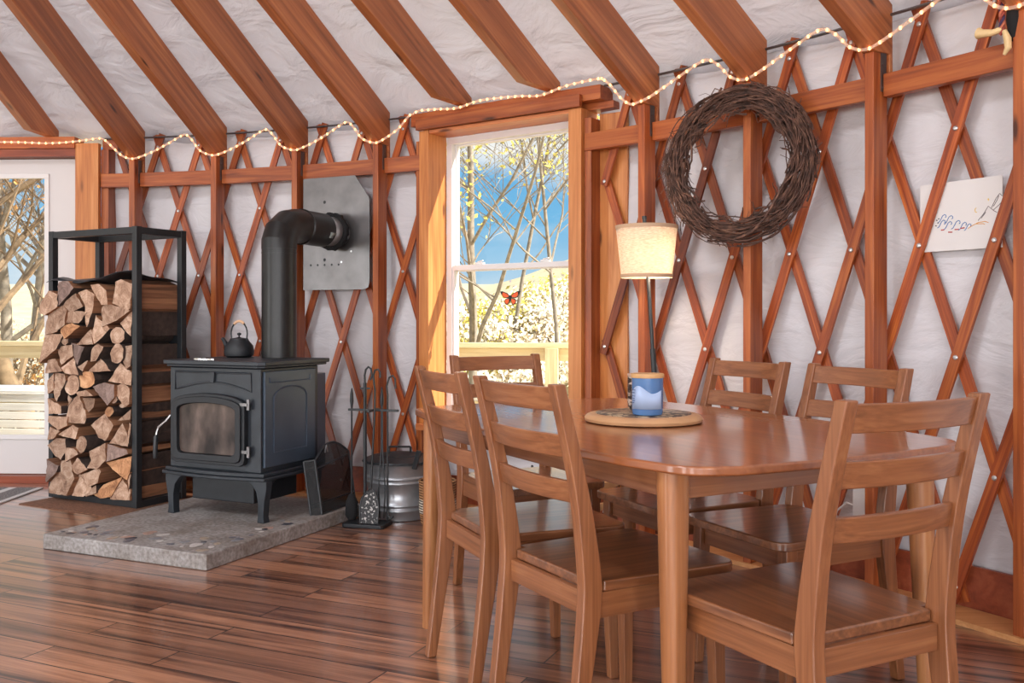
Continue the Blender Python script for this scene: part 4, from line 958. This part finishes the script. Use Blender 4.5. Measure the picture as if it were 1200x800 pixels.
R = thing('wicker_basket', 'small round wicker basket with pale band, behind the left table leg', 'basket', Matrix.Translation((-.385, 4.85, 0)) @ Matrix.Diagonal((.86, .86, .92, 1)))
m = MB(); m.lathe([(.085, 0), (.10, .01), (.108, .07)], 32, capends=False); m.lathe([(.085, 0), (.001, .001)], 32, capends=False); m.lathe([(.110, .15), (.112, .24), (.114, .25), (.108, .255), (.103, .25), (.102, .15), (.085, .02), (.001, .015)], 32, capends=False); m.build('woven_body', M_wicker, R, smooth=60)
m = MB(); m.lathe([(.108, .07), (.112, .09), (.112, .13), (.110, .15)], 32, capends=False); m.build('pale_band', M_wickerb, R)
m = MB(); m.box((-.02, -.1125, .185), (.03, .004, .026)); m.build('leather_tag', M_black, R)
m = MB()
for k_ in range(5):
    m.ball((.03 * math.cos(k_ * 1.3), .03 * math.sin(k_ * 1.3), .245 + .008 * (k_ % 2)), (.032, .034, .026), 12)
tag(m.build('yarn_bundle', plain('pinkish yarn', lin(196, 160, 142), .9, 0, .2, 60, .5), None, Matrix.Translation((-.385, 4.85, 0)) @ Matrix.Diagonal((.86, .86, .92, 1))), 'pinkish bundle of yarn filling the small wicker basket', 'yarn')

R = thing('wire_basket', 'black wire basket with pale wooden rims on the floor under the window', 'basket', Matrix.Translation((.30, 4.28, 0)))
m = MB()
for z, r in ((.315, .19), (.225, .195)): m.lathe([(r, z), (r + .007, z + .004), (r + .007, z + .03), (r, z + .034), (r - .006, z + .03), (r - .006, z + .004)], 40, capends=False); 
m.build('wood_rim', plain('pale bent wood', lin(206, 160, 112), .5, 0, .1, 20), R)
for i in range(28):
    a = 2 * PI * i / 28; mm = MB(); mm.tube([(.10 * math.cos(a), .10 * math.sin(a), .006), (.15 * math.cos(a), .15 * math.sin(a), .04), (.19 * math.cos(a), .19 * math.sin(a), .23), (.188 * math.cos(a), .188 * math.sin(a), .34)], .0026, 5); mm.build('wire_rib', M_black, R)
m = MB()
for z, r in ((.005, .10), (.04, .15), (.12, .17)): m.tube([(r * math.cos(2 * PI * i / 36), r * math.sin(2 * PI * i / 36), z) for i in range(36)], .003, 6, closed=True)
m.build('wire_hoop', M_black, R)
for sx in (-1, 1):
    mm = MB(); mm.tube([(sx * .196, -.03, .335), (sx * .205, -.028, .37), (sx * .208, 0, .392), (sx * .205, .028, .37), (sx * .196, .03, .335)], .006, 8); mm.build('handle', M_black, R)

# white plug adapter with cord on the skirting
OM = wallframe(ang(7.85), 5.955, .34); R = thing('plug_adapter', 'small white plug box with cord low on the wall behind the far chairs', 'plug', OM)
m = MB(); m.box((0, -.02, 0), (.07, .04, .13)); m.build('box', M_white, R, bevel=.006)
m = MB(); m.tube([(-.035, -.02, -.02), (-.07, -.025, -.01), (-.12, -.015, -.05), (-.15, -.02, -.14), (-.16, -.02, -.30)], .004, 6); m.build('cord', M_white, R)

# wreath ------------------------------------------------------------------------
aw = ang(7); wc = pol(aw, RP - .075, 1.715); wa = aw - math.radians(9)
WMx = wallframe(wa, 0); WMx.translation = wc
m = MB(); Rw = .280
for i in range(330):
    a0 = rnd.uniform(0, 2 * PI); sp = rnd.uniform(.5, 2.6); th0 = rnd.uniform(0, 2 * PI); tw = rnd.uniform(-3.5, 3.5); rr_ = .056 * math.sqrt(rnd.uniform(.03, 1)); th = rnd.uniform(.0016, .0055) if i > 14 else rnd.uniform(.006, .009)
    n = int(8 + sp * 9); P = []; wob = rnd.uniform(0, 6)
    for j in range(n):
        t_ = j / (n - 1); a = a0 + sp * t_; ph = th0 + tw * t_; q_ = rr_ * (1 + .25 * math.sin(wob + 7 * t_))
        if t_ > .88 and rnd.random() < .7: q_ *= 1 + (t_ - .88) * rnd.uniform(2, 9)
        r_ = Rw + q_ * math.cos(ph) + rnd.uniform(-.003, .003); P.append((r_ * math.cos(a) * 1.03, .75 * q_ * math.sin(ph), r_ * math.sin(a) * 1.0))
    m.tube(P, [th * (1 - .6 * j / n) for j in range(n)], 5)
for i in range(120):
    a = rnd.uniform(0, 2 * PI) if i < 35 else rnd.uniform(2.2, 3.6); r_ = Rw + rnd.choice((-1, 1)) * .035; da_ = rnd.choice((-1, 1)) * rnd.uniform(.12, .3); ro = rnd.uniform(.0, .06) * (1 if r_ > Rw else -.6); y_ = rnd.uniform(-.03, .03)
    P = [((r_ + ro * t_ * t_) * math.cos(a + da_ * t_), y_ + .01 * t_ * math.sin(5 * t_), (r_ + ro * t_ * t_) * math.sin(a + da_ * t_)) for t_ in (0, .33, .66, 1)]; m.tube(P, [.0025, .002, .0016, .001], 5)
tag(m.build('wreath', M_twig, None, WMx), 'large round wreath of dark twisted grapevine twigs hanging on the wall', 'wreath')

# drawing on the wall --------------------------------------------------------------
kd = 8.485; DM = wallframe(ang(kd), RL + LT + .003, 1.44)
R = thing('wall_drawing', 'white sheet with a small line drawing of waves and mountains behind the lattice', 'picture', DM)
DW, DH = .318, .252
m = MB(); m.box((0, 0, 0), (DW, .002, DH)); m.build('paper', plain('white card', lin(222, 218, 216), .7), R)
inkm = {n: plain(n + ' drawing ink', lin(*c), .8) for n, c in (('blue', (60, 110, 170)), ('dark', (70, 46, 50)), ('red', (180, 50, 44)), ('ochre', (226, 160, 60)), ('yellow', (232, 196, 70)), ('black', (30, 30, 34)))}
def ink(name, col, strokes, w=.0011):
    mm = MB()
    for s in strokes:
        mm.tube([((x - .5) * DW, -.0014, (.5 - y) * DH) for x, y in s], w, 5)
    mm.build(name, inkm[col], R)
def wave(x, y, s): return [(x - s * 1.1, y + s * .9), (x - s * .8, y + s * .7), (x - s * .5, y + s * .1), (x - s * .2, y - s * .6), (x + s * .2, y - s * .9), (x + s * .5, y - s * .7), (x + s * .55, y - s * .3), (x + s * .35, y - s * .15)]
ink('waves', 'blue', [wave(.30, .52, .06), wave(.38, .55, .065), wave(.29, .60, .06), wave(.37, .63, .06), wave(.47, .63, .065), wave(.55, .66, .06), wave(.61, .68, .05)], .0015)
ink('fish', 'red', [[(.27, .69), (.31, .69)], [(.36, .73), (.41, .735)], [(.44, .70), (.49, .70)], [(.51, .69), (.56, .685)]], .0022)
ink('dots', 'black', [[(x, y), (x + .012, y + .004)] for x, y in ((.03, .55), (.045, .58), (.03, .63), (.05, .66), (.035, .70), (.21, .54), (.225, .58), (.20, .62), (.235, .52))], .0022)
ink('path', 'ochre', [[(.60, .70), (.66, .66), (.72, .63), (.80, .62), (.84, .64)], [(.70, .645), (.78, .65), (.80, .66)]], .0013)
ink('mountain', 'dark', [[(.72, .60), (.78, .52), (.84, .41), (.90, .48), (.94, .51)], [(.90, .47), (.97, .40), (1.0, .36)], [(.875, .44), (.93, .31), (.97, .25), (1.0, .29)], [(.90, .42), (.94, .34), (.96, .28)], [(.76, .57), (.81, .49)]], .0010)
ink('moon', 'yellow', [[(.70 + .016 * math.cos(a), .45 + .03 * math.sin(a)) for a in [math.radians(70 + 25 * i) for i in range(9)]], [(.83, .31), (.85, .32)], [(.84, .30), (.84, .335)]], .0012)

# horn-tipped ornament hanging beside the last post -----------------------------------
HMx = wallframe(ang(8.80), RP - .0, 1.995); HMx = wallframe(ang(8.965), RP + .02, 2.08)
R = thing('hanging_ornament', 'dark pouch with braided strap and bone tips hanging in the upper right corner', 'ornament', HMx)
m = MB(); m.lathe([(.004, -.10), (.022, -.085), (.030, -.02), (.026, .06), (.006, .10)], 16); m.build('pouch', M_soot, R)
for k_, col in ((0, (150, 70, 60)), (1, (70, 52, 84)), (2, (190, 110, 84))):
    m = MB(); m.tube([(-.030 + .006 * math.cos(z * 120 + k_ * 2.1), -.03 + .006 * math.sin(z * 120 + k_ * 2.1), z) for z in [-.07 + .005 * i for i in range(36)]], .0045, 6); m.build('braid_strand', plain('braid %d' % k_, lin(*col), .9), R)
m = MB(); m.tube([(-.028, -.03, -.052), (-.06, -.034, -.056), (-.095, -.034, -.05), (-.112, -.034, -.045)], [.010, .011, .014, .020], 10); m.build('bone_tip', M_bone, R)
m = MB(); m.tube([(-.020, -.032, -.06), (-.008, -.034, -.09), (-.006, -.034, -.12), (-.02, -.034, -.14)], [.008, .012, .011, .005], 10); m.build('bone_tip', M_bone, R)

# monarch butterfly hung in the window --------------------------------------------------
def wpx(px, py, off):                   # point of the window glass plane under a photo pixel
    n_ = Vector((math.sin(A_W), math.cos(A_W), 0)); O = WF.translation + n_ * off; dv = Vector(((px - 600) / F, 1, 0)); t_ = n_.dot(O) / n_.dot(dv); p = dv * t_; p.z = EYE + (HZ - py) / F * t_; return p
bp = wpx(598, 348.5, .168); BM = wallframe(A_W, 0); BM.translation = bp
R = thing('butterfly_ornament', 'orange and black butterfly ornament hanging against the window pane', 'ornament', BM)
M_or = plain('orange wing', lin(240, 92, 20), .4); M_bk = plain('black wing edge', lin(22, 18, 16), .5)
def sc2(P, k=1.0): return [(x * k, z * k) for x, z in P]
for s in (-1, 1):
    up = [(0, .008), (s * .020, .024), (s * .055, .036), (s * .068, .034), (s * .060, .018), (s * .048, .000), (s * .030, -.004), (s * .004, -.002)]
    lo_ = [(s * .003, -.002), (s * .030, -.006), (s * .042, -.018), (s * .034, -.036), (s * .018, -.042), (s * .004, -.022)]
    mm = MB(); mm.prism(up, -.001, .001, 'y'); mm.prism(lo_, -.001, .001, 'y'); w = mm.build('wing', M_bk, R)
    def shrink(P, f):
        cx_ = sum(p[0] for p in P) / len(P); cz2 = sum(p[1] for p in P) / len(P); return [(cx_ + (x - cx_) * f, cz2 + (z - cz2) * f) for x, z in P]
    mm = MB(); a_ = shrink(up, .72); mm.prism([a_[0], a_[1], a_[2], a_[4], a_[5]], -.0018, -.0011, 'y'); mm.prism([a_[0], a_[5], a_[6], a_[7]], -.0018, -.0011, 'y'); mm.prism(shrink(lo_, .74), -.0018, -.0011, 'y'); mm.build('orange_patch', M_or, w)
m = MB(); m.tube([(0, -.001, .014), (0, -.001, 0), (0, -.001, -.028)], [.003, .0045, .002], 8); m.build('body', M_bk, R)
m = MB(); m.tube([(0, 0, .012), (0, .0, .085)], .0006, 5); m.ball((0, .0, .09), (.008, .003, .008), 8); m.build('thread', M_white, R)

# rope light -------------------------------------------------------------------------------
RLr = RP - .022
knots = [(-1.75, 2.200), (-1.3, 2.196), (-1.0, 2.188), (-.75, 2.192), (-.5, 2.205), (-.38, 2.212), (-.30, 2.20), (-.2, 2.15), (-.1, 2.10)]
for k in (0, 1, 2): knots += [(k, 2.078), (k + .10, 2.082), (k + .30, 2.12), (k + .5, 2.172), (k + .62, 2.205), (k + .69, 2.212), (k + .76, 2.18), (k + .86, 2.11)]
knots += [(3, 2.078), (3.1, 2.085), (3.3, 2.14), (3.42, 2.20), (3.52, 2.232), (3.75, 2.226), (4.0, 2.214), (4.25, 2.234), (4.5, 2.232), (4.75, 2.222), (4.95, 2.21), (5.2, 2.236), (5.42, 2.245), (5.58, 2.242), (5.70, 2.20), (5.82, 2.12), (5.92, 2.082)]
for k in (6, 7, 8): knots += [(k, 2.085), (k + .12, 2.10), (k + .32, 2.145), (k + .5, 2.185), (k + .6, 2.205), (k + .68, 2.207), (k + .78, 2.17), (k + .88, 2.11)]
knots += [(9, 2.085), (9.15, 2.10), (9.4, 2.15)]
def ropept(k, z):
    r = RLr
    if k < -.3: r = 5.845 - .02
    if 3.45 < k < 5.6:                            # along the straight window header
        x = math.tan(ang(k) - A_W) * 5.85; return WF @ Vector((x, -.040, z))
    return pol(ang(k), r, z)
dense = smoothpath([(k, z) for k, z in knots], 4 * (len(knots) - 1)); pth_ = [ropept(k, z) for k, z in dense]
R = thing('rope_light', 'clear rope light with warm white bulbs draped along the top of the wall', 'string lights', Matrix.Translation((0, 0, 0)))
MB().tube(pth_, .0068, 8).build('clear_tube', M_rope, R)
tot = 0; marks = []; nxt = .02
for a, b in zip(pth_, pth_[1:]):
    d = (b - a).length
    while nxt <= tot + d: marks.append((a.lerp(b, (nxt - tot) / d), (b - a).normalized())); nxt += .0455
    tot += d
marks.sort(key=lambda p: p[0].y)
bm0 = MB(); bm0.ball((0, 0, 0), (.0062, .0062, .0078), 8); b0 = bm0.build('bulb', M_bulb, R, Matrix.Translation(marks[0][0])); 
for p, _ in marks[1:100]:
    c_ = b0.copy(); C.objects.link(c_); c_.parent = R; c_.location = p
m = MB()
for p, _ in marks[100:]: m.ball(p, (.0062, .0062, .0078), 8)
if len(marks) > 100: tag(m.build('bulb_run', M_bulb, R), kind='stuff')

# ------------------------------------------------------------------ outside
def gz(x, y):
    s = max(0, min(1, (y - 8.6) / 8.0)); s = s * s * (3 - 2 * s); top = max(.6, min(2.6, .92 + .30 * (x + .4))) if x > -2.5 else .6
    return -.9 + s * (top + .9) + .10 * math.sin(x * .9 + y * .6) * s + max(0, y - 16.6) * .06
m = MB(); xs = [-60, -40, -25, -18] + [-14 + .8 * i for i in range(36)] + [18, 26, 40, 60]; ys = [-40, -20, -8, 0, 4, 7] + [8 + .8 * i for i in range(22)] + [28, 34, 45, 60]
g = [[m.bm.verts.new((x, y, gz(x, y))) for y in ys] for x in xs]
for i in range(len(xs) - 1):
    for j in range(len(ys) - 1): m.face([g[i][j], g[i + 1][j], g[i + 1][j + 1], g[i][j + 1]])
struct(m.build('ground', plain('dry grass ground', lin(206, 190, 152), .95, 0, .22, 1.8), smooth=60))
# deck floor: boards
m = MB(); y = 5.2
def deckband(): pass
n = 60; rows = []
for i in range(n + 1):
    a = math.radians(-34 + 100 * i / n); rows.append([m.bm.verts.new(pol(a, r, z)) for r, z in ((6.10, -.05), (7.25, -.05), (7.25, -.10), (6.10, -.10))])
for A_, B_ in zip(rows, rows[1:]):
    for j in range(4): m.face([A_[j], B_[j], B_[(j + 1) % 4], A_[(j + 1) % 4]])
m.face(rows[0]); m.face(rows[-1][::-1]); o = m.build('deck', M_deck); struct(o)
rd0 = Vector((-6.2, 7.45, 0)); rd1 = Vector((1.75, 6.42, 0)); rd = rd1 - rd0; RLn = rd.length
DRM = frame2((rd.x, rd.y), (rd0.x, rd0.y, -.05)); R = thing('deck_railing', 'pale lumber deck railing outside the window and door', 'railing', DRM)
MB().box((RLn / 2, 0, .925), (RLn, .14, .036)).build('cap_rail', M_deck, R, bevel=.003)
MB().box((RLn / 2, .0, .86), (RLn, .038, .089)).build('top_rail', M_deck, R, bevel=.003); MB().box((RLn / 2, .0, .50), (RLn, .038, .06)).build('mid_rail', M_deck, R, bevel=.003)
for x in (.3, 1.7, 3.2, 4.9, 6.54, 7.7): MB().box((x, -.06, .40), (.09, .09, 1.015)).build('railing_post', M_deckZ, R, bevel=.003)
BNx = frame2((1, -.13), (-5.3, 7.12, -.05)); R = thing('slatted_bench', 'whitewashed slatted bench on the deck outside the door', 'bench', BNx)
for i in range(7): MB().box((1.05, -.03 if i < 6 else .12, .22 + .062 * i), (2.1, .022 if i < 6 else .3, .055 if i < 6 else .03)).build('slat', M_bench, R, bevel=.003)
for x in (.1, 1.05, 2.0): MB().box((x, .06, .28), (.07, .15, .56)).build('leg', M_bench, R)
MB().box((1.05, .12, .575), (2.12, .34, .03)).build('seat_board', M_bench, R, bevel=.003)

M_birch = plain('pale bark', lin(140, 130, 118), .85, 0, .35, 14, .3); M_brown = plain('brown bark', lin(132, 110, 86), .9, 0, .3, 12, .3)
M_leafy = plain('yellow green buds', lin(206, 190, 84), .7, 0, .3, 3); M_blos = plain('cream blossom', lin(250, 236, 214), .8, 0, .1, 2); M_leaf2 = plain('dry orange leaf', lin(204, 150, 84), .7, 0, .3, 3)
def leaf(m, p, s):
    a = Vector((rnd.uniform(-1, 1), rnd.uniform(-1, 1), rnd.uniform(-1, 1))).normalized(); b = a.orthogonal().normalized()
    q_ = [p + a * s, p + b * s * .6, p - a * s, p - b * s * .6]; m.face([m.bm.verts.new(v) for v in q_])
def tree(name, label, base, height, r0, seed, lean=(0, 0), mat=None, leafm=None, nleaf=.5, spread=.5, levels=4, leafs=.035, group=None, first=.18):
    R_ = random.Random(seed); B = MB(); Lf = MB()
    def grow(p, d, ln, r, lv):
        n = 6; P = [p]; rs = [r]
        for i in range(n):
            d = (d + Vector((R_.uniform(-1, 1), R_.uniform(-1, 1), R_.uniform(-.6, .9))) * (.07 if lv == 0 else .16)).normalized(); p = p + d * ln / n; P.append(p); rs.append(max(.0025, r * (1 - .62 * (i + 1) / n)))
        B.tube(P, rs, 7 if lv == 0 else (5 if lv < 3 else 3), cap=False)
        if lv >= levels: 
            for q_ in P[2:]:
                if R_.random() < nleaf: leaf(Lf, q_ + Vector((R_.uniform(-.05, .05),) * 3), R_.uniform(.5, 1.2) * leafs)
            return
        nb = (13 if lv == 0 else 8) if lv < 2 else 4
        for i in range(nb):
            t_ = R_.uniform(first if lv == 0 else .2, 1.0); j = min(n - 1, int(t_ * n)); q_ = P[j].lerp(P[j + 1], t_ * n - j); az = R_.uniform(0, 2 * PI)
            sd = Vector((math.cos(az), math.sin(az), R_.uniform(-.1, .7))); nd = (d * (1 - spread) + sd * spread * 1.3).normalized()
            grow(q_, nd, ln * R_.uniform(.38, .62), max(.003, rs[j] * R_.uniform(.35, .6)), lv + 1)
    T_ = thing(name, label, 'tree', Matrix.Translation(base), group)
    grow(Vector((0, 0, 0)), Vector((lean[0], lean[1], 1)).normalized(), height, r0, 0)
    B.build('branches', mat or M_birch, T_, smooth=60)
    if leafm and len(Lf.bm.faces): Lf.build('buds', leafm, T_, smooth=0)
    else: Lf.bm.free()
    return T_
def gpt(px, y): x = (px - 600) / F * y; return Vector((x, y, gz(x, y) - .05))
tree('birch_tree', 'pale-trunked bare tree with yellow buds seen through the left of the window', gpt(553, 10.5), 5.2, .060, 11, (.02, 0), M_birch, M_leafy, .35, .5, 4, .035)
tree('bare_tree', 'bare branching tree seen through the right half of the window', gpt(655, 12.5), 5.2, .034, 23, (-.10, 0), M_birch, M_leafy, .3, .55, 4, .035)
tree('bare_tree', 'thin bare tree behind the birch, seen in the middle of the window', gpt(600, 14), 6, .034, 37, (.12, 0), M_birch, M_leafy, .3, .5, 4, .04)
tree('bare_tree', 'thick bare tree leaning left, seen through the door glass', gpt(66, 10.0), 5.6, .11, 51, (-.38, 0), M_brown, None, 0, .5, 4)
tree('bare_tree', 'bare pale tree filling the left of the door glass', gpt(6, 11.5), 5.0, .08, 63, (.05, 0), M_birch, M_leaf2, .3, .5, 4, .04)
tree('bare_tree', 'thin bare tree behind the others in the door glass', gpt(36, 13.5), 5.6, .07, 77, (.05, 0), M_birch, M_leaf2, .2, .5, 4, .04)
def shrub(label, base, r, seed, lm, group, n=420, nb=26, ls=.05):
    R_ = random.Random(seed); T_ = thing('flowering_shrub', label, 'shrub', Matrix.Translation(base), group); B = MB(); Lf = MB()
    for i in range(nb):
        az = R_.uniform(0, 2 * PI); e = R_.uniform(.2, 1.3); d = Vector((math.cos(az) * math.cos(e), math.sin(az) * math.cos(e), math.sin(e))); p = Vector((0, 0, 0)); P = [p]
        for j in range(4): d = (d + Vector((R_.uniform(-1, 1), R_.uniform(-1, 1), R_.uniform(-1, 1))) * .25).normalized(); p = p + d * r / 4 * R_.uniform(.8, 1.2); P.append(p)
        B.tube(P, [.010, .008, .006, .004, .002], 4, cap=False)
        for q_ in P[1:]:
            for _ in range(n // nb // 4): leaf(Lf, q_ + Vector((R_.gauss(0, 1), R_.gauss(0, 1), R_.gauss(0, .8))) * r * .16, R_.uniform(.4, 1.1) * ls)
    B.build('stems', M_brown, T_, smooth=0); Lf.build('blossoms', lm, T_, smooth=0); return T_
def thicket(name, label, cat, px0, px1, y0, y1, n, mats, r, seed, ls, per):
    R_ = random.Random(seed); m = MB()
    for i in range(n):
        y = y0 + (y1 - y0) * math.sqrt(R_.random()); px = R_.uniform(px0, px1); x = (px - 600) / F * y; b = Vector((x, y, gz(x, y) - .03)); k = R_.uniform(.7, 1.25) * r; lm = 1 + (0 if R_.random() < .72 else 1)
        for _ in range(20):
            az = R_.uniform(0, 2 * PI); e = R_.uniform(.3, 1.4); d = Vector((math.cos(az) * math.cos(e), math.sin(az) * math.cos(e), math.sin(e))); p = b.copy(); P = [p]
            for j in range(4): d = (d + Vector((R_.uniform(-1, 1), R_.uniform(-1, 1), R_.uniform(-1, 1))) * .25).normalized(); p = p + d * k / 4; P.append(p)
            m.mi = 0; m.tube(P, [.009, .007, .005, .004, .002], 4, cap=False); m.mi = lm
            for q_ in P[1:]:
                for _ in range(per): leaf(m, q_ + Vector((R_.gauss(0, 1), R_.gauss(0, 1), R_.gauss(0, .8))) * k * .17, R_.uniform(.4, 1.1) * ls)
    tag(m.build(name, mats, None, smooth=0), label, cat, kind='stuff')
thicket('flowering_thicket', 'cream flowering scrub covering the slope seen through the window', 'shrubs', 515, 705, 9.2, 17.5, 70, [M_brown, M_blos, M_leafy], .50, 100, .05, 5)
thicket('dry_thicket', 'dry tan scrub on the slope seen through the door glass', 'shrubs', -45, 75, 9.0, 14.5, 44, [M_brown, M_blos, M_leaf2], .75, 200, .035, 2)

# ------------------------------------------------------------------ world, light, camera
w = bpy.data.worlds.new('sky'); bpy.context.scene.world = w; w.use_nodes = True; nt = w.node_tree; bg = nt.nodes['Background']
tc = nt.nodes.new('ShaderNodeTexCoord'); sep = nt.nodes.new('ShaderNodeSeparateXYZ'); nt.links.new(tc.outputs['Generated'], sep.inputs[0])
rp = nt.nodes.new('ShaderNodeValToRGB'); nt.links.new(sep.outputs[2], rp.inputs[0]); e = rp.color_ramp.elements
e[0].position = .0; e[0].color = lin(206, 226, 240); e[1].position = .38; e[1].color = lin(26, 146, 224); x_ = e.new(.10); x_.color = lin(120, 190, 234)
mp = nt.nodes.new('ShaderNodeMapping'); mp.inputs['Scale'].default_value = (2.2, 2.2, 5.5); nt.links.new(tc.outputs['Generated'], mp.inputs[0])
nz = nt.nodes.new('ShaderNodeTexNoise'); nz.inputs['Scale'].default_value = 1.5; nz.inputs['Detail'].default_value = 6; nz.inputs['Distortion'].default_value = .6; nt.links.new(mp.outputs[0], nz.inputs['Vector'])
# cloud cover thickens away from the window side (clear patch of sky over the slope)
cl = nt.nodes.new('ShaderNodeMath'); cl.operation = 'MULTIPLY_ADD'; nt.links.new(sep.outputs[1], cl.inputs[0]); cl.inputs[1].default_value = -.22; nt.links.new(nz.outputs[0], cl.inputs[2])
r2 = nt.nodes.new('ShaderNodeValToRGB'); nt.links.new(cl.outputs[0], r2.inputs[0]); r2.color_ramp.elements[0].position = .28; r2.color_ramp.elements[1].position = .52
mx = nt.nodes.new('ShaderNodeMix'); mx.data_type = 'RGBA'; nt.links.new(r2.outputs[0], mx.inputs[0]); nt.links.new(rp.outputs[0], mx.inputs[6]); mx.inputs[7].default_value = (1.0, .97, .94, 1)
nt.links.new(mx.outputs[2], bg.inputs[0]); bg.inputs[1].default_value = .75
sun = bpy.data.lights.new('sun', 'SUN'); sun.energy = 8.0; sun.color = (1, .93, .82); sun.angle = .01
so = bpy.data.objects.new('sun', sun); C.objects.link(so); tS = Vector((.817, -.576, 0)) * .80 + Vector((.576, .817, 0)) * .28; tS.normalize(); tS = tS * math.cos(math.radians(34)) + Vector((0, 0, math.sin(math.radians(34))))
so.matrix_world = tS.to_track_quat('Z', 'Y').to_matrix().to_4x4()
def area(name, loc, aim, sx, sy, e, col):
    l = bpy.data.lights.new(name, 'AREA'); l.shape = 'RECTANGLE'; l.size = sx; l.size_y = sy; l.energy = e; l.color = col
    o = bpy.data.objects.new(name, l); C.objects.link(o); o.location = loc; o.rotation_euler = (Vector(aim) - Vector(loc)).to_track_quat('-Z', 'Y').to_euler(); return o
# fill lamps added to brighten the interior, in place of unseen skylight and windows
area('dome_fill', (CX, CY, 4.85), (CX, CY, 0), 1.3, 1.3, 150, (.93, .96, 1))
for i, (d, e) in enumerate(((122, 70), (150, 80), (180, 80), (212, 80), (268, 80))):
    p = pol(math.radians(d), 5.7, 1.35); area('far_side_fill', p, pol(0, 0, 1.45), 1.3, 1.5, e, (.95, .97, 1))
cam = bpy.data.cameras.new('camera'); cam.sensor_width = 36; cam.lens = F / 1200 * 36; cam.shift_y = (HZ - 400) / 1200; cam.clip_end = 300
co = bpy.data.objects.new('camera', cam); C.objects.link(co); co.location = (0, 0, EYE); co.rotation_euler = (PI / 2, 0, 0)
sc = bpy.context.scene; sc.camera = co
sc.view_settings.view_transform = 'Standard'; sc.view_settings.look = 'None'; sc.view_settings.gamma = 1; sc.view_settings.use_curve_mapping = False; sc.view_settings.exposure = 0.45
